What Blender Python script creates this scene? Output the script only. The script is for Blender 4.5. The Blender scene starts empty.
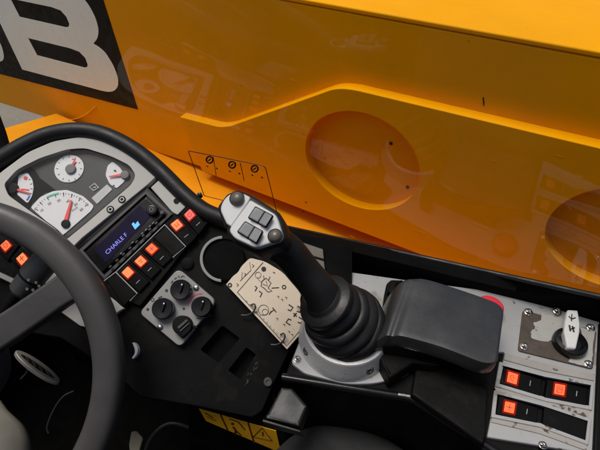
import bpy, bmesh, math, random
from mathutils import Vector, Matrix
from mathutils.geometry import tessellate_polygon
random.seed(7)
S = bpy.context.scene
COL = S.collection

# ------------------------------------------------------------------ camera
YAW, PITCH, FPX = math.radians(58.4), math.radians(45), 450.0
DH = Vector((-math.cos(YAW), math.sin(YAW), 0))
CF = DH * math.cos(PITCH) - Vector((0, 0, 1)) * math.sin(PITCH)
CR = DH.cross(Vector((0, 0, 1)))
CU = CR.cross(CF)
cd = bpy.data.cameras.new("camera")
cam = bpy.data.objects.new("camera", cd)
COL.objects.link(cam)
cam.matrix_world = Matrix(((CR.x, CU.x, -CF.x, 0), (CR.y, CU.y, -CF.y, 0), (CR.z, CU.z, -CF.z, 0), (0, 0, 0, 1)))
cd.sensor_width = 36
cd.lens = 36 * FPX / 600
cd.clip_start = 0.01
cd.clip_end = 500
S.camera = cam

# ------------------------------------------------------------------ sky, sun, exposure
SUN_EL, SUN_AZ = 75, 183          # azimuth from +X towards +Y
w = bpy.data.worlds.new("World")
S.world = w
w.use_nodes = True
nt = w.node_tree
bg = nt.nodes["Background"]
sky = nt.nodes.new("ShaderNodeTexSky")
sky.sky_type = 'NISHITA'
sky.sun_disc = False
sky.sun_elevation = math.radians(SUN_EL)
sky.sun_rotation = math.radians(90 - SUN_AZ)
sky.air_density = 1.0
sky.dust_density = 6.0
sky.ozone_density = 0.4
nt.links.new(sky.outputs[0], bg.inputs[0])
bg.inputs[1].default_value = 0.05
ld = bpy.data.lights.new("sun", 'SUN')
ld.energy = 1.5
ld.angle = math.radians(28)
ld.color = (1, 0.97, 0.925)
sun = bpy.data.objects.new("sun", ld)
COL.objects.link(sun)
sd = Vector((math.cos(math.radians(SUN_AZ)) * math.cos(math.radians(SUN_EL)), math.sin(math.radians(SUN_AZ)) * math.cos(math.radians(SUN_EL)), math.sin(math.radians(SUN_EL))))
sun.location = sd * 20
sun.rotation_euler = sd.to_track_quat('Z', 'Y').to_euler()
S.view_settings.view_transform = 'Standard'
S.view_settings.look = 'None'
S.view_settings.exposure = 0.6
S.view_settings.gamma = 1


# ------------------------------------------------------------------ measuring: photo pixel -> place on a real surface
def ray(x, y):
    return CF + CR * ((x - 300) / FPX) - CU * ((y - 225) / FPX)


def at(x, y, d):
    return ray(x, y) * d


class Plane:
    def __init__(s, o, n, u=None):
        s.o = Vector(o)
        s.n = Vector(n).normalized()
        s.u = Vector(u) if u is not None else CR
        s.u = (s.u - s.n * s.u.dot(s.n)).normalized()
        s.v = s.n.cross(s.u)

    def hit(s, p, h=0.0):
        r = ray(p[0], p[1])
        o = s.o + s.n * h
        return r * (o.dot(s.n) / r.dot(s.n))

    def uv(s, p, h=0.0):
        q = s.hit(p, h) - s.o
        return (q.dot(s.u), q.dot(s.v))

    def w(s, uv, h=0.0):
        return s.o + s.u * uv[0] + s.v * uv[1] + s.n * h

    def px(s, p, n, h=0.0):          # metres that n photo pixels span here
        return n * s.hit(p, h).dot(CF) / FPX

    def up(s, h):
        return Plane(s.o + s.n * h, s.n, s.u)


def plane3(a, b, c):
    A, B, C_ = at(*a), at(*b), at(*c)
    n = (B - A).cross(C_ - A).normalized()
    if n.dot(A) > 0:
        n = -n
    return Plane(A, n)


# ------------------------------------------------------------------ outlines
def area(p):
    return 0.5 * sum(p[i][0] * p[(i + 1) % len(p)][1] - p[(i + 1) % len(p)][0] * p[i][1] for i in range(len(p)))


def rounded(pts, r, seg=5):
    out = []
    n = len(pts)
    for i in range(n):
        p0, p1, p2 = Vector(pts[i - 1][:2]), Vector(pts[i][:2]), Vector(pts[(i + 1) % n][:2])
        ri = pts[i][2] if len(pts[i]) > 2 else r
        a, b = p0 - p1, p2 - p1
        la, lb = a.length, b.length
        if ri <= 0 or la < 1e-9 or lb < 1e-9:
            out.append(tuple(p1))
            continue
        t = min(ri, la * .48, lb * .48)
        s, e = p1 + a / la * t, p1 + b / lb * t
        for k in range(seg + 1):
            f = k / seg
            q = s * (1 - f) ** 2 + p1 * 2 * f * (1 - f) + e * f * f
            out.append(tuple(q))
    return out


def spline(pts, seg=6, closed=True):
    out = []
    n = len(pts)
    rng = range(n) if closed else range(n - 1)
    for i in rng:
        g = lambda k: Vector(pts[k % n]) if closed else Vector(pts[max(0, min(n - 1, k))])
        p0, p1, p2, p3 = g(i - 1), g(i), g(i + 1), g(i + 2)
        for k in range(seg):
            t = k / seg
            out.append(tuple(0.5 * ((2 * p1) + (p2 - p0) * t + (2 * p0 - 5 * p1 + 4 * p2 - p3) * t * t + (3 * p1 - p0 - 3 * p2 + p3) * t ** 3)))
    if not closed:
        out.append(tuple(pts[-1]))
    return out


def inset(p, d):
    if d == 0:
        return list(p)
    n = len(p)
    sgn = 1 if area(p) > 0 else -1
    out = []
    for i in range(n):
        a, b, c = Vector(p[i - 1]), Vector(p[i]), Vector(p[(i + 1) % n])
        e1, e2 = (b - a), (c - b)
        if e1.length < 1e-9 or e2.length < 1e-9:
            out.append(tuple(b))
            continue
        e1.normalize()
        e2.normalize()
        n1, n2 = Vector((-e1.y, e1.x)) * sgn, Vector((-e2.y, e2.x)) * sgn
        m = n1 + n2
        if m.length < 1e-6:
            m = n1
        m.normalize()
        k = max(0.45, m.dot(n1))
        out.append(tuple(b + m * (d / k)))
    return out


def circle2(r, n=40, c=(0, 0)):
    return [(c[0] + r * math.cos(2 * math.pi * i / n), c[1] + r * math.sin(2 * math.pi * i / n)) for i in range(n)]


# ------------------------------------------------------------------ mesh collector
class M:
    def __init__(s):
        s.v, s.f = [], []

    def add(s, vs, fs):
        b = len(s.v)
        s.v += [Vector(x) for x in vs]
        s.f += [tuple(b + i for i in f) for f in fs]

    def prism_uv(s, pl, o, h0, h1, holes=(), bev=0.0, seg=3, bottom=True):
        if area(o) < 0:
            o = o[::-1]
        hs = [h if area(h) < 0 else h[::-1] for h in holes]
        loops = [o] + hs
        prof = [(0.0, h0)]
        if bev > 0:
            for k in range(seg + 1):
                a = math.pi / 2 * k / seg
                prof.append((bev * (1 - math.cos(a)), h1 - bev + bev * math.sin(a)))
        else:
            prof.append((0.0, h1))
        vs, fs, top, bot = [], [], [], []
        for li, lp in enumerate(loops):
            n = len(lp)
            base = len(vs)
            for (i_, h) in prof:
                q = inset(lp, i_ if li == 0 else -(-i_)) if i_ else lp
                vs += [pl.w(x, h) for x in q]
            for r in range(len(prof) - 1):
                for i in range(n):
                    j = (i + 1) % n
                    a, b = base + r * n, base + (r + 1) * n
                    fs.append((a + i, a + j, b + j, b + i))
            top.append([base + (len(prof) - 1) * n + i for i in range(n)])
            bot.append([base + i for i in range(n)])
        for caps, flip in ((top, False), (bot, True)):
            if flip and not bottom:
                continue
            idx = [i for l in caps for i in l]
            polys = []
            for l in caps:
                polys.append([Vector(((vs[i] - pl.o).dot(pl.u), (vs[i] - pl.o).dot(pl.v), 0)) for i in l])
            flat = [q for p_ in polys for q in p_]
            for t in tessellate_polygon(polys):
                a, b, c = [flat[i] for i in t]
                cr = (b - a).cross(c - a).z
                t = tuple(idx[i] for i in t)
                if (cr < 0) != flip:
                    t = t[::-1]
                fs.append(t)
        s.add(vs, fs)
        return s

    def prism(s, pl, pts, h0, h1, holes=(), bev=0.0, seg=3, r=0.0, ref=None):
        """outline in photo pixels, measured where its top face (h1, or ref) lies"""
        hr = h1 if ref is None else ref
        if r or any(len(p) > 2 for p in pts):
            pts = rounded(pts, r)
        hl = [[pl.uv(p, hr) for p in h] for h in holes]
        return s.prism_uv(pl, [pl.uv(p, hr) for p in pts], h0, h1, hl, bev, seg)

    def disc(s, pl, c, rp, h0, h1, bev=0.0, n=36, hole=0, seg=3):
        cc = pl.uv(c, h1)
        r = pl.px(c, rp, h1)
        hs = [circle2(pl.px(c, hole, h1), n, cc)] if hole else []
        return s.prism_uv(pl, circle2(r, n, cc), h0, h1, hs, bev, seg)

    def lathe(s, o, ax, prof, n=40, squash=1.0, sdir=None):
        ax = ax.normalized()
        u = sdir if sdir is not None else (Vector((1, 0, 0)) if abs(ax.x) < .8 else Vector((0, 1, 0)))
        u = (u - ax * u.dot(ax)).normalized()
        v = ax.cross(u)
        vs, fs = [], []
        for (r, h) in prof:
            for i in range(n):
                a = 2 * math.pi * i / n
                vs.append(o + ax * h + u * (math.cos(a) * r) + v * (math.sin(a) * r * squash))
        for k in range(len(prof) - 1):
            for i in range(n):
                j = (i + 1) % n
                fs.append((k * n + i, k * n + j, (k + 1) * n + j, (k + 1) * n + i))
        if prof[0][0] > 1e-6:
            fs.append(tuple(range(n))[::-1])
        if prof[-1][0] > 1e-6:
            fs.append(tuple(range((len(prof) - 1) * n, len(prof) * n)))
        s.add(vs, fs)
        return s

    def tube(s, pts, rad, n=12, closed=False, flat=1.0, flatdir=None):
        pts = [Vector(p) for p in pts]
        N = len(pts)
        rr = rad if isinstance(rad, (list, tuple)) else [rad] * N
        prev = None
        vs, fs = [], []
        for i in range(N):
            t = (pts[(i + 1) % N] - pts[i - 1]) if closed else (pts[min(i + 1, N - 1)] - pts[max(i - 1, 0)])
            t.normalize()
            if flatdir is not None:
                u = Vector(flatdir)
            elif prev is None:
                u = Vector((0, 0, 1)) if abs(t.z) < .9 else Vector((1, 0, 0))
            else:
                u = prev
            u = (u - t * u.dot(t)).normalized()
            prev = u
            v = t.cross(u)
            for k in range(n):
                a = 2 * math.pi * k / n
                vs.append(pts[i] + u * (math.cos(a) * rr[i] * flat) + v * (math.sin(a) * rr[i]))
        for i in range(N if closed else N - 1):
            a, b = i * n, ((i + 1) % N) * n
            for k in range(n):
                j = (k + 1) % n
                fs.append((a + k, a + j, b + j, b + k))
        if not closed:
            fs.append(tuple(range(n))[::-1])
            fs.append(tuple(range((N - 1) * n, N * n)))
        s.add(vs, fs)
        return s

    def stroke(s, pl, pts, wpx, h=0.0006, h0=0.0001, closed=False):
        """a printed line of real ink thickness"""
        q = [Vector(pl.uv(p, h)) for p in pts]
        hw = pl.px(pts[0], wpx, h) / 2
        n = len(q)
        L, R = [], []
        for i in range(n):
            a = q[i - 1] if (closed or i > 0) else q[i]
            b = q[(i + 1) % n] if (closed or i < n - 1) else q[i]
            d = (b - a)
            d = d.normalized() if d.length > 1e-9 else Vector((1, 0))
            m = Vector((-d.y, d.x)) * hw
            L.append(q[i] + m)
            R.append(q[i] - m)
        for i in range(n if closed else n - 1):
            j = (i + 1) % n
            s.prism_uv(pl, [tuple(L[i]), tuple(L[j]), tuple(R[j]), tuple(R[i])], h0, h)
        return s

    def box(s, a, b):
        x0, y0, z0 = a
        x1, y1, z1 = b
        s.add([(x0, y0, z0), (x1, y0, z0), (x1, y1, z0), (x0, y1, z0), (x0, y0, z1), (x1, y0, z1), (x1, y1, z1), (x0, y1, z1)],
              [(3, 2, 1, 0), (4, 5, 6, 7), (0, 1, 5, 4), (1, 2, 6, 5), (2, 3, 7, 6), (3, 0, 4, 7)])
        return s

    def build(s, name, mat, parent=None, smooth=35, loc=None, bevel=0):
        me = bpy.data.meshes.new(name)
        if parent is not None:
            L = Vector(parent["_loc"])
        elif loc is not None:
            L = Vector(loc)
        else:
            xs = [v.x for v in s.v]
            ys = [v.y for v in s.v]
            zs = [v.z for v in s.v]
            L = Vector(((min(xs) + max(xs)) / 2, (min(ys) + max(ys)) / 2, min(zs)))
        me.from_pydata([tuple(v - L) for v in s.v], [], s.f)
        me.validate()
        bm = bmesh.new()
        bm.from_mesh(me)
        bmesh.ops.remove_doubles(bm, verts=bm.verts, dist=1e-6)
        bmesh.ops.recalc_face_normals(bm, faces=bm.faces)
        bm.to_mesh(me)
        bm.free()
        me.polygons.foreach_set("use_smooth", [True] * len(me.polygons))
        me.set_sharp_from_angle(angle=math.radians(smooth))
        me.materials.append(mat)
        o = bpy.data.objects.new(name, me)
        COL.objects.link(o)
        if parent is not None:
            o.parent = parent
            o["_loc"] = list(L)
        else:
            o.location = L
            o["_loc"] = list(L)
        if smooth <= 40:
            me.set_sharp_from_angle(angle=math.radians(smooth))
        if bevel:
            b = o.modifiers.new("bevel", 'BEVEL')
            b.width = bevel
            b.segments = 3
            b.limit_method = 'ANGLE'
            b.angle_limit = math.radians(40)
        if smooth <= 40:
            wn_ = o.modifiers.new('weighted normals', 'WEIGHTED_NORMAL')
            wn_.keep_sharp = True
            wn_.weight = 90
        return o


def thing(name, label, cat, loc, group=None):
    o = bpy.data.objects.new(name, None)
    COL.objects.link(o)
    o.empty_display_size = .05
    o.location = loc
    o["_loc"] = list(loc)
    o["label"] = label
    o["category"] = cat
    if group:
        o["group"] = group
    return o


def lab(o, label):
    o["label"] = label
    return o


def tag(o, label, cat, group=None):
    o["label"] = label
    o["category"] = cat
    if group:
        o["group"] = group
    return o


def lettering(pl, s, p0, p1, size_px, h=0.0008):
    """text as a flat mesh running from photo point p0 towards p1"""
    cu = bpy.data.curves.new("lettering", 'FONT')
    cu.body = s
    cu.size = 1.0
    cu.extrude = 0.0
    ob = bpy.data.objects.new("lettering", cu)
    COL.objects.link(ob)
    dg = bpy.context.evaluated_depsgraph_get()
    me = bpy.data.meshes.new_from_object(ob.evaluated_get(dg))
    bpy.data.objects.remove(ob)
    a, b = Vector(pl.uv(p0, h)), Vector(pl.uv(p1, h))
    d = (b - a).normalized()
    e = Vector((-d.y, d.x))
    k = pl.px(p0, size_px, h)
    m = M()
    m.add([pl.w(tuple(a + d * (v.co.x * k) + e * (v.co.y * k)), h) for v in me.vertices], [tuple(p.vertices) for p in me.polygons])
    return m


# ------------------------------------------------------------------ materials
def mat(name, col, rough=.5, metal=0.0, var=.12, vscale=18, bump=0.0, bscale=300, rvar=.1, coat=0.0, spec=.5, specks=None, speck_amt=.6, speck_scale=90, blotch=None, blotch_amt=.62, blotch_scale=14):
    m = bpy.data.materials.new(name)
    m.use_nodes = True
    n, l = m.node_tree.nodes, m.node_tree.links
    b = n["Principled BSDF"]
    b.inputs["Metallic"].default_value = metal
    b.inputs["Specular IOR Level"].default_value = spec
    b.inputs["Coat Weight"].default_value = coat
    b.inputs["Coat Roughness"].default_value = .12
    tc = n.new("ShaderNodeTexCoord")
    no = n.new("ShaderNodeTexNoise")
    no.inputs["Scale"].default_value = vscale
    no.inputs["Detail"].default_value = 6
    no.inputs["Roughness"].default_value = .65
    l.new(tc.outputs["Object"], no.inputs["Vector"])
    mr = n.new("ShaderNodeMapRange")
    mr.inputs[1].default_value = .25
    mr.inputs[2].default_value = .75
    mr.inputs[3].default_value = 1 - var
    mr.inputs[4].default_value = 1 + var
    l.new(no.outputs["Fac"], mr.inputs[0])
    mx = n.new("ShaderNodeVectorMath")
    mx.operation = 'SCALE'
    mx.inputs[0].default_value = col
    l.new(mr.outputs[0], mx.inputs["Scale"])
    out = mx.outputs[0]

    def over(out, c, amt, sc, detail):
        s = n.new("ShaderNodeTexNoise")
        s.inputs["Scale"].default_value = sc
        s.inputs["Detail"].default_value = detail
        s.inputs["Roughness"].default_value = .7
        l.new(tc.outputs["Object"], s.inputs["Vector"])
        rp = n.new("ShaderNodeMapRange")
        rp.inputs[1].default_value = amt
        rp.inputs[2].default_value = amt + .06
        l.new(s.outputs["Fac"], rp.inputs[0])
        mi = n.new("ShaderNodeMix")
        mi.data_type = 'RGBA'
        l.new(rp.outputs[0], mi.inputs[0])
        l.new(out, mi.inputs[6])
        mi.inputs[7].default_value = (*c, 1)
        return mi.outputs[2]
    if blotch:
        out = over(out, blotch, blotch_amt, blotch_scale, 4)
    if specks:
        out = over(out, specks, speck_amt, speck_scale, 3)
    l.new(out, b.inputs["Base Color"])
    r2 = n.new("ShaderNodeMapRange")
    r2.inputs[1].default_value = .3
    r2.inputs[2].default_value = .7
    r2.inputs[3].default_value = max(.02, rough - rvar)
    r2.inputs[4].default_value = min(1, rough + rvar)
    n3 = n.new("ShaderNodeTexNoise")
    n3.inputs["Scale"].default_value = vscale * 2.3
    n3.inputs["Detail"].default_value = 8
    l.new(tc.outputs["Object"], n3.inputs["Vector"])
    l.new(n3.outputs["Fac"], r2.inputs[0])
    l.new(r2.outputs[0], b.inputs["Roughness"])
    if bump:
        n4 = n.new("ShaderNodeTexNoise")
        n4.inputs["Scale"].default_value = bscale
        n4.inputs["Detail"].default_value = 3
        l.new(tc.outputs["Object"], n4.inputs["Vector"])
        bp = n.new("ShaderNodeBump")
        bp.inputs["Strength"].default_value = bump
        bp.inputs["Distance"].default_value = .001
        l.new(n4.outputs["Fac"], bp.inputs["Height"])
        l.new(bp.outputs[0], b.inputs["Normal"])
    return m


def glow(name, col, strength, dark=None):
    m = mat(name, tuple(c * .28 for c in col), .4, spec=.12)
    b = m.node_tree.nodes["Principled BSDF"]
    b.inputs["Emission Color"].default_value = (*col, 1)
    b.inputs["Emission Strength"].default_value = strength
    return m


def glass(name, f0=.07, tint=(1, 1, 1), rough=0.0):
    m = bpy.data.materials.new(name)
    m.use_nodes = True
    n, l = m.node_tree.nodes, m.node_tree.links
    n.remove(n["Principled BSDF"])
    out = n["Material Output"]
    t = n.new("ShaderNodeBsdfTransparent")
    t.inputs[0].default_value = (*tint, 1)
    g = n.new("ShaderNodeBsdfGlossy")
    g.inputs["Roughness"].default_value = rough
    lw = n.new("ShaderNodeLayerWeight")
    p = n.new("ShaderNodeMath")
    p.operation = 'POWER'
    p.inputs[1].default_value = 5
    l.new(lw.outputs["Facing"], p.inputs[0])
    a = n.new("ShaderNodeMath")
    a.operation = 'MULTIPLY_ADD'
    a.inputs[1].default_value = 1 - f0
    a.inputs[2].default_value = f0
    l.new(p.outputs[0], a.inputs[0])
    mx = n.new("ShaderNodeMixShader")
    l.new(a.outputs[0], mx.inputs[0])
    l.new(t.outputs[0], mx.inputs[1])
    l.new(g.outputs[0], mx.inputs[2])
    l.new(mx.outputs[0], out.inputs[0])
    return m


ORANGE = mat("orange_paint", (.86, .365, .001), .40, var=.10, vscale=3.2, bump=.06, bscale=240, coat=0, spec=.05, specks=(.16, .06, .01), speck_amt=.715, speck_scale=34)
ORANGE_EDGE = mat("orange_paint_worn", (.88, .38, .012), .45, var=.14, vscale=30, bump=.2, bscale=160)
ORANGE_DUSTY = mat("orange_paint_dusty", (.86, .32, .004), .5, spec=.15, var=.12, vscale=9, bump=.1, bscale=150, specks=(.10, .045, .015), speck_amt=.69, speck_scale=20)
DECAL_BLACK = mat("decal_black", (.007, .007, .0065), .5, var=.2, spec=.1)
DECAL_WHITE = mat("decal_white", (.84, .95, .93), .3, var=.04)
BLACK = mat("black_plastic", (.0024, .0023, .0022), .58, var=.4, bump=.15, bscale=420, spec=.14, rvar=.12, blotch=(.006, .0056, .005), blotch_amt=.55, blotch_scale=16, specks=(.045, .04, .034), speck_amt=.715, speck_scale=60)
BLACK_SMOOTH = mat("black_gloss_plastic", (.006, .006, .0062), .2, var=.3, bump=.05, spec=.4)
BLACK_RUBBER = mat("black_rubber", (.0075, .0072, .0072), .5, var=.3, bump=.2, bscale=260, spec=.45, specks=(.05, .038, .028), speck_amt=.70, speck_scale=50)
WHEEL = mat("wheel_rubber", (.054, .0515, .049), .5, var=.25, vscale=10, bump=.14, bscale=900, spec=.55, rvar=.16)
PAD = mat("armrest_skin", (.018, .0184, .0184), .33, var=.2, vscale=12, bump=.1, bscale=200, spec=.9, rvar=.12, coat=.35)
DARK = mat("cab_dark", (.0035, .0035, .0035), .8, var=.3, spec=.08)
FLOOR = mat("floor_rubber", (.0022, .002, .0019), .9, var=.4, bump=.4, bscale=60, spec=.05)
SILVER = mat("silver_plastic", (.50, .49, .46), .55, metal=0, var=.03, vscale=60, bump=.05, bscale=900, rvar=.03, spec=.3)
PANEL_SILVER = mat("panel_grey", (.27, .27, .262), .5, metal=0, var=.04, vscale=40, bump=.08, bscale=800, rvar=.04, spec=.35)
PLATE = mat("grey_painted_steel", (.35, .353, .353), .45, var=.07, vscale=14, bump=.12, bscale=140, specks=(.10, .075, .055), speck_amt=.64, speck_scale=60, blotch=(.24, .225, .205), blotch_amt=.58, blotch_scale=16)
PLATE_DIRTY = mat("grey_painted_steel_dirty", (.33, .31, .285), .55, var=.15, vscale=30, bump=.2, bscale=140, specks=(.07, .05, .035), speck_amt=.57, speck_scale=60)
CAST = mat("cast_aluminium", (.56, .555, .54), .42, metal=.3, var=.1, vscale=30, bump=.2, bscale=200, specks=(.2, .18, .15), speck_amt=.67, speck_scale=90)
JOY_WHITE = mat("joystick_face_plastic", (.50, .51, .51), .42, var=.05, specks=(.3, .29, .27), speck_amt=.68, speck_scale=60)
GREY_KEY = mat("grey_key_plastic", (.20, .21, .215), .4, var=.12, vscale=60)
BUTTON = mat("taupe_button", (.10, .092, .08), .38, var=.2, vscale=80)
DIAL = mat("dial_white", (.72, .73, .74), .4, var=.03)
CLUSTER = mat("cluster_grey", (.066, .070, .070), .4, var=.1, spec=.25)
CLUSTER_DARK = mat("cluster_black", (.006, .006, .006), .4, spec=.12)
HUBGREY = mat("hub_grey", (.13, .13, .13), .5)
NEEDLE = mat("needle_red", (.85, .08, .06), .4, var=.05)
PRINT_RED = mat("print_red", (.75, .05, .06), .5)
PRINT_BLUE = mat("print_blue", (.02, .12, .55), .5)
PRINT_GREEN = mat("print_green", (.1, .5, .35), .5)
PRINT = mat("print_black", (.02, .018, .016), .5)
PRINT_BROWN = mat("print_brown", (.10, .025, .008), .5)
PRINT_GREY = mat("print_light_grey", (.35, .35, .35), .5)
LCD = mat("lcd_pale", (.52, .53, .52), .3)
LAMP = glow("lamp_orange", (1.0, .15, .045), .8)
LAMP_PALE = glow("lamp_pale_orange", (1.0, .21, .075), .9)
LAMP_PINK = glow("lamp_pink", (1.0, .16, .12), .65)
LAMP_BLEED = glow("lamp_red_bleed", (.6, .012, .003), .11)
SCREEN = glow("screen_violet", (.009, .004, .045), .14)
SCREEN_TXT = glow("screen_letters", (.30, .30, 1.0), .6)
SCREEN_ICON = glow("screen_icon", (.14, .48, 1.0), .75)
STEEL = mat("bolt_steel", (.55, .54, .52), .3, metal=1, var=.15, vscale=120)
DULL_STEEL = mat("dull_steel", (.12, .115, .11), .5, metal=.7, var=.2)
DULL_SCUFF = mat("scuffed_plastic", (.09, .083, .07), .7)
BOX_DARK = mat("charcoal_box_plastic", (.008, .0083, .0083), .5, var=.3, bump=.1, specks=(.05, .045, .04), speck_amt=.68, speck_scale=60)
CARD = mat("card_cream", (.72, .61, .47), .55, var=.07, vscale=20, specks=(.36, .29, .22), speck_amt=.68, speck_scale=40)
RUST = mat("worn_brown_plate", (.075, .056, .044), .7, var=.35, vscale=90, bump=.5, bscale=220, specks=(.28, .26, .24), speck_amt=.66, speck_scale=130)
CHIP = mat("remaining_grey_paint", (.40, .395, .37), .5, var=.1, vscale=40, specks=(.13, .10, .075), speck_amt=.64, speck_scale=110)
RED = mat("red_plastic", (.75, .035, .05), .4, var=.06)
HANDLE_WHITE = mat("handle_white", (.68, .68, .66), .4, var=.05, specks=(.2, .18, .15), speck_amt=.7, speck_scale=120)
YELLOW = mat("sticker_yellow", (.82, .42, .012), .5, var=.2, vscale=40)
BEIGE = mat("beige_plastic", (.27, .255, .205), .55, var=.1)
VENT = mat("taupe_slat", (.13, .115, .095), .6, var=.2, vscale=30, bump=.2)
BOX_GREY = mat("charcoal_plastic", (.045, .047, .047), .5, var=.25, bump=.1)
GROUND = mat("yard_ground", (.24, .215, .185), .9, var=.25, vscale=1.5, bump=.3, bscale=30, specks=(.3, .28, .25), speck_amt=.66, speck_scale=9)
GLASS = glass("window_glass", .036, (.985, .99, .96), .035)
LENS = glass("cluster_lens", .015, rough=.01)
BROWN_EDGE = mat("brown_foam_edge", (.09, .07, .045), .7)
SEAT = mat("seat_cloth", (.02, .02, .02), .8, bump=.4, bscale=300)

# ------------------------------------------------------------------ ground and floor
g = M()
g.add([(-400, -400, -2.1), (400, -400, -2.1), (400, 400, -2.1), (-400, 400, -2.1)], [(0, 1, 2, 3)])
o = g.build("ground", GROUND, loc=(0, 0, -2.1))
o["kind"] = "structure"
o["label"] = "grey brown yard ground beyond the machine"

# ------------------------------------------------------------------ the loader boom beyond the window
FACE = Plane((0, .84, -.6), (0, -1, 0), (1, 0, 0))       # main side of the boom
WEB = Plane((0, .812, -.6), (0, -1, 0), (1, 0, 0))        # thick plate welded on it
boom = thing("loader_boom", "orange telescopic loader boom with black and white logo beyond the side window", "loader boom", (-1.0, 1.05, -.9))


def zs(x):
    return -.319 + .031 * (x - .043)


uvf = lambda x, z: (x, z + .6)
body = [uvf(-3.4, zs(-3.4)), uvf(1.6, zs(1.6)), uvf(1.6, -.79), uvf(-.27, -.862), uvf(-1.066, -.931), uvf(-2.1, -1.04), uvf(-3.4, -1.17)]
M().prism_uv(FACE, body, -.42, 0, bev=.004).build("side_plate", ORANGE, boom)
# top plate, its edge standing 6 mm proud of the side
tp = M()
tp.add([(-3.4, .8392, zs(-3.4) + .001), (1.6, .8392, zs(1.6) + .001), (1.6, 1.27, zs(1.6) + .001), (-3.4, 1.27, zs(-3.4) + .001),
        (-3.4, .8392, zs(-3.4) + .011), (1.6, .8392, zs(1.6) + .011), (1.6, 1.27, zs(1.6) + .011), (-3.4, 1.27, zs(-3.4) + .011)],
       [(3, 2, 1, 0), (4, 5, 6, 7), (0, 1, 5, 4), (1, 2, 6, 5), (2, 3, 7, 6), (3, 0, 4, 7)])
tp.build("top_plate", ORANGE, boom, bevel=.003)


def ell(cx, cz, a, b, rot, n=72):
    return [(cx + a * math.cos(t) * math.cos(rot) - b * math.sin(t) * math.sin(rot), cz + .6 + a * math.cos(t) * math.sin(rot) + b * math.sin(t) * math.cos(rot)) for t in [2 * math.pi * i / n for i in range(n)]]


web_px = [(180, 117), (219, 127, 5), (230, 126, 5), (280, 108), (335, 88, 9), (352, 89, 9), (440, 110), (549, 136), (600, 148), (760, 186)]
web_uv = [WEB.uv(p) for p in rounded(web_px, 0)]
web_uv += [uvf(1.02, -.82), uvf(-.266, -.8765), uvf(-.87, -.9015)]
K = .812 / .80
H1 = ell(-.329 * K, -.649 * K, .151 * K, .1365 * K, math.radians(18))
H2 = ell(.218 * K, -.612 * K, .137 * K, .125 * K, math.radians(18))
M().prism_uv(WEB, web_uv, -.0282, 0, holes=[H1, H2], bev=.0022).build("pocketed_plate", ORANGE_EDGE if False else ORANGE, boom)
for c in ((391, 143.5), (407.5, 187)):
    M().lathe(FACE.hit(c, .0005), FACE.n, [(.0042, 0), (.004, .0015), (0, .002)], 16).build("grease_plug", PRINT, boom)
for q in ([(482.5, 97), (484, 97.5), (484.6, 104), (483.6, 107), (482.8, 103)],):
    M().prism(FACE, q, .0001, .0004).build("paint_chip", mat("bare_chip", (.05, .022, .006), .7), boom)
rs = random.Random(3)
for _ in range(34):
    scr = M()
    x, y = rs.uniform(150, 600), rs.uniform(30, 250)
    a_ = rs.uniform(.05, .5)
    l_ = rs.uniform(4, 16)
    pl_ = WEB if y > 150 and x > 240 else FACE
    if (x - 362) ** 2 + (y - 161) ** 2 < 75 ** 2 or (x > 525 and y > 160):
        continue
    if y < 60 + .2 * (x - 300) or (95 < y < 150 and pl_ is FACE):
        continue
    scr.stroke(pl_, [(x, y), (x + l_ * math.cos(a_) * .5, y + l_ * math.sin(a_) * .5 + rs.uniform(-.3, .3)), (x + l_ * math.cos(a_), y + l_ * math.sin(a_))], rs.uniform(.12, .28), h=.0004, h0=-.0004)
    scr.build("scratch", ORANGE_EDGE, boom)

# faint weld line near the logo
M().tube([FACE.hit(p, .001) for p in spline([(66, 120.5), (76, 119), (86, 114.5), (96, 106)], 5, False)], .0022, 8).build("weld_bead", ORANGE_EDGE, boom)
# logo
LG = FACE
lp = M().prism(LG, [(-150, -20), (-190, -60), (84, -60), (137.8, 109.5), (0, 74), (-120, 43)], .0003, .0012).build("logo_panel", DECAL_BLACK, boom)
b_out = [(22.2, 69.5), (102.7, 91), (109, 92), (114.3, 91), (118, 86.5), (118.2, 78), (113.5, 65.5), (105.5, 52.8), (99.2, 47.2), (93.3, 43.6), (97.3, 38.7), (98.8, 30.3), (95.9, 18.7), (90, 7), (84, -1), (74, -10), (60, -17), (-30, -40)]
b_h1 = [(10.3, -1.5), (51.3, 7), (60.7, 10.5), (66.3, 16.8), (69.3, 23.8), (68.8, 26.6), (66, 27.3), (19.8, 16.8)]
b_h2 = [(28, 38), (70, 48.3), (79.3, 51.8), (85.2, 57.9), (87.7, 64.5), (87.2, 67), (84.6, 67.6), (37.3, 55.3)]
b_r = {(22.2, 69.5): 0, (-30, -40): 0, (93.3, 43.6): .5}
b_out = rounded([(p[0], p[1], b_r.get(p, 5)) for p in b_out], 5)
M().prism(LG, b_out, .0013, .002, holes=[b_h1, b_h2]).build("logo_letter", DECAL_WHITE, boom)
c_out = [(3.8, 55), (2, 47), (-2, 39), (-30, 32), (-52, 4), (-46, -12), (-24, -14), (-34, -36), (-70, -40), (-84, -18), (-72, 12), (-48, 42), (-24, 55), (-4, 61.5), (1.6, 61.5), (3.6, 59)]
c_out = rounded(c_out, 5)
M().prism(LG, c_out, .0013, .002).build("logo_letter", DECAL_WHITE, boom)

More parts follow.
